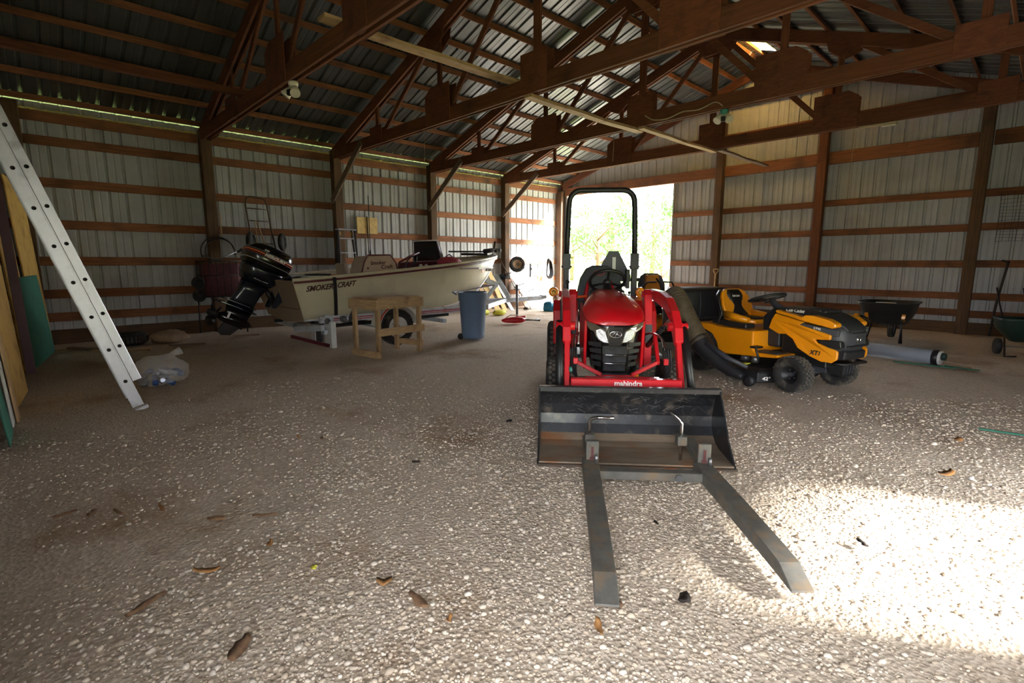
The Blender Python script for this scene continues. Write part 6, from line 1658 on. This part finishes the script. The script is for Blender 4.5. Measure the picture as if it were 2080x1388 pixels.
names = {'bark': ('bark_chip', 'brown bark chip lying on the gravel in the foreground', 'bark chip', 'bark chips on the gravel'), 'leaf': ('dry_leaf', 'curled tan dry leaf lying on the gravel', 'leaf', 'dry leaves on the gravel'),
         'wire': ('dark_scrap', 'small dark scrap lying on the gravel', 'scrap', 'dark scraps on the gravel')}
single = {'lime': ('yellow_leaf', 'small bright yellow leaf on the gravel left of the forks', 'leaf'), 'brick': ('red_chip', 'tiny red chip lying between the two fork blades', 'chip'), 'print': ('white_scrap', 'small white scrap lying right of the bucket, past the sun patch', 'scrap')}
for i, (x, y, l_, w_, k) in enumerate(deb):
    rn = random.Random(i)
    m = MB()
    rs = []
    n = 7
    for j in range(n):
        t = j / (n - 1)
        w = w_ * (0.25 + 0.75 * math.sin(math.pi * (0.12 + 0.76 * t))) * rn.uniform(0.75, 1.1) / 2
        z = 0.006 + rn.uniform(0, 0.006) + (0.012 * (t - 0.5) ** 2 * 4 if k == 'leaf' else 0.0)
        th = 0.008 if k in ('bark', 'wire') else 0.0018
        c = V(((t - 0.5) * l_, rn.uniform(-0.004, 0.004), z))
        rs.append([c + V((0, -w, 0)), c + V((0, 0, th * 1.3)), c + V((0, w, th * 0.5 + (0.006 if k == 'leaf' else 0))), c + V((0, 0, -th * 0.3))])
    m.rings(rs)
    nm = names[k][0] if k in names else single[k][0]
    o = m.build(nm, k)
    o.location = (x, y, max(0.0, ground_z(x, y)) + 0.010)
    o.rotation_euler = (rn.uniform(-0.1, 0.1), rn.uniform(-0.1, 0.1), rn.uniform(0, 3.14))
    if k in names:
        tag(o, BITS[i], names[k][2], names[k][3])
    else:
        tag(o, single[k][1], single[k][2])

# ------------------------------------------------------------------ loose stones of the gravel
def gravel(n, seed):
    g = np.random.default_rng(seed)
    az = R(90) + g.uniform(R(-16), R(112), n)
    r = 0.75 + 6.4 * g.random(n) ** 1.35
    x, y = r * np.cos(az), r * np.sin(az)
    ok = (x > XL + 0.1) & (x < XR - 0.26) & (y > YN + 0.02)
    x, y, r = x[ok], y[ok], r[ok]
    keep = np.array([mnoise.noise(V((a * 0.55, b * 0.55, 7.7))) + 0.5 * mnoise.noise(V((a * 1.9, b * 1.9, 2.2))) for a, b in zip(x, y)]) > g.uniform(-0.75, 0.35, len(x)) + 0.22 * np.clip(-1.6 - x, 0, 6) + 0.10 * np.clip(y - 3.5, 0, 5)
    x, y, r = x[keep], y[keep], r[keep]
    m = len(x)
    s = np.clip(np.exp(g.normal(math.log(0.0056), 0.38, m)), 0.0035, 0.018) * (0.85 + 0.06 * r)
    ph = (1 + 5 ** 0.5) / 2
    iv = np.array([(-1, ph, 0), (1, ph, 0), (-1, -ph, 0), (1, -ph, 0), (0, -1, ph), (0, 1, ph), (0, -1, -ph), (0, 1, -ph), (ph, 0, -1), (ph, 0, 1), (-ph, 0, -1), (-ph, 0, 1)]) / math.hypot(1, ph)
    fi = np.array([(0, 11, 5), (0, 5, 1), (0, 1, 7), (0, 7, 10), (0, 10, 11), (1, 5, 9), (5, 11, 4), (11, 10, 2), (10, 7, 6), (7, 1, 8), (3, 9, 4), (3, 4, 2), (3, 2, 6), (3, 6, 8), (3, 8, 9), (4, 9, 5), (2, 4, 11), (6, 2, 10), (8, 6, 7), (9, 8, 1)])
    v = iv[None] * g.uniform(0.72, 1.28, (m, 12, 1))
    sc = np.stack([g.uniform(0.8, 1.5, m), g.uniform(0.7, 1.1, m), g.uniform(0.5, 0.85, m)], 1) * s[:, None]
    v = v * sc[:, None, :]
    a = g.uniform(0, 2 * math.pi, m)
    c, sn = np.cos(a), np.sin(a)
    vx = v[:, :, 0] * c[:, None] - v[:, :, 1] * sn[:, None]
    vy = v[:, :, 0] * sn[:, None] + v[:, :, 1] * c[:, None]
    gz_ = np.array([ground_z(p, q) for p, q in zip(x, y)])
    V3 = np.stack([vx + x[:, None], vy + y[:, None], v[:, :, 2] + (gz_ + sc[:, 2] * 0.12)[:, None]], 2).reshape(-1, 3)
    F = (fi[None] + (np.arange(m) * 12)[:, None, None]).reshape(-1, 3)
    me = bpy.data.meshes.new('gravel_stones')
    me.vertices.add(len(V3))
    me.vertices.foreach_set('co', V3.ravel().astype(np.float32))
    me.loops.add(F.size)
    me.loops.foreach_set('vertex_index', F.ravel().astype(np.int32))
    me.polygons.add(len(F))
    me.polygons.foreach_set('loop_start', np.arange(0, F.size, 3, dtype=np.int32))
    me.polygons.foreach_set('loop_total', np.full(len(F), 3, dtype=np.int32))
    me.update(calc_edges=True)
    at = me.attributes.new('tint', 'FLOAT', 'POINT')
    at.data.foreach_set('value', np.repeat(g.random(m), 12).astype(np.float32))
    o = bpy.data.objects.new('gravel_stones', me)
    COL.objects.link(o)
    mt = bpy.data.materials.new('limestone_chips')
    mt.use_nodes = True
    nt = mt.node_tree
    b = nt.nodes['Principled BSDF']
    b.inputs['Roughness'].default_value = 0.9
    b.inputs['Specular IOR Level'].default_value = 0.2
    an = nt.nodes.new('ShaderNodeAttribute')
    an.attribute_name = 'tint'
    rp = nt.nodes.new('ShaderNodeValToRGB')
    e = rp.color_ramp.elements
    e[0].position, e[0].color = 0.0, srgb(166, 151, 133) + (1,)
    e[1].position, e[1].color = 1.0, srgb(213, 202, 186) + (1,)
    for p_, c_ in ((0.25, (184, 168, 148)), (0.5, (195, 180, 161)), (0.7, (191, 181, 168)), (0.9, (205, 192, 174))):
        q = e.new(p_)
        q.color = srgb(*c_) + (1,)
    nt.links.new(an.outputs['Fac'], rp.inputs[0])
    nt.links.new(rp.outputs[0], b.inputs['Base Color'])
    me.materials.append(mt)
    return tag(o, 'loose pale limestone chips scattered over the barn floor', 'gravel', None, 'stuff')
gravel(125000, 4)

# ------------------------------------------------------------------ trees beyond the doorway
MT['foliage'] = pbr('sunlit_leaves', (72, 124, 48), 0.8, 0, 0.35, 1.2, rnd=0.12)
def tree(x, y, h, w, seed, lab, bush=False):
    rn = np.random.default_rng(seed)
    t = thing('leafy_bush' if bush else 'leafy_tree', (x, y, -0.06), 0, lab, 'bush' if bush else 'tree', 'greenery beyond the doorway')
    tr = MB().tube([(0, 0, 0), (0.05 * h * 0.3, 0.02 * h, h * 0.35), (0.02, 0, h * 0.75)], [0.035 * h, 0.025 * h, 0.008 * h], 8)
    for k in range(5):
        a = k * 1.3 + seed
        tr.tube([(0.01, 0, h * (0.25 + 0.08 * k)), (w * 0.3 * math.cos(a), w * 0.3 * math.sin(a), h * (0.45 + 0.08 * k))], [0.014 * h, 0.005 * h], 6)
    tr.build('trunk', 'post_z', t)
    vs, fs = [], []
    nclu = 19
    for c in range(nclu):
        a, q = rn.uniform(0, 6.28), rn.uniform(0, 1) ** 0.5
        zc = h * (rn.uniform(0.12, 0.95) if bush else rn.uniform(0.28, 0.95))
        rad = w * 0.5 * (1.05 - 0.75 * abs(zc / h - 0.5))
        cc = np.array([rad * q * math.cos(a), rad * q * math.sin(a), zc])
        for k in range(110):
            d = rn.normal(size=3)
            d /= np.linalg.norm(d)
            p = cc + d * (w * 0.17) * rn.uniform(0.4, 1.0)
            u_ = rn.normal(size=3)
            u_ /= np.linalg.norm(u_)
            v_ = np.cross(u_, d)
            s = h * 0.020 * rn.uniform(0.6, 1.3)
            i = len(vs)
            vs += [tuple(p + u_ * s), tuple(p + v_ * s * 0.5), tuple(p - u_ * s), tuple(p - v_ * s * 0.5)]
            fs.append((i, i + 1, i + 2, i + 3))
    me = bpy.data.meshes.new('foliage')
    me.from_pydata(vs, [], fs)
    me.materials.append(MT['foliage'])
    o = bpy.data.objects.new('foliage', me)
    COL.objects.link(o)
    o.parent = t
    o['kind'] = 'stuff'
for x, y, h, w, s, lab, b in ((-18.5, 24.5, 4.6, 4.2, 1, 'leafy tree seen through the doorway just left of the roll bar centre', False), (-22.5, 31.0, 5.4, 5.5, 2, 'tall pale tree in the middle of the doorway', False), (-20.0, 33.0, 6.0, 5.0, 3, 'tree far beyond the doorway, right of the middle one', False), (-25.0, 30.0, 5.0, 5.0, 4, 'tree at the left side of the doorway view', False),
                              (-10.6, 18.2, 2.2, 1.6, 5, 'green bush at the right jamb of the doorway', True), (-16.0, 29.5, 4.0, 4.0, 6, 'low tree behind the right side of the doorway', False), (-17.5, 20.8, 1.5, 2.6, 7, 'low bush beyond the tractor seat', True), (-13.6, 22.0, 1.3, 2.4, 8, 'low bush beyond the slow vehicle sign', True),
                              (-30.0, 42.0, 8.0, 8.0, 9, 'large distant tree behind the others on the left', False), (-24.5, 46.0, 8.0, 9.0, 10, 'large distant tree behind the others on the right', False)):
    tree(x, y, h, w, s, lab, b)
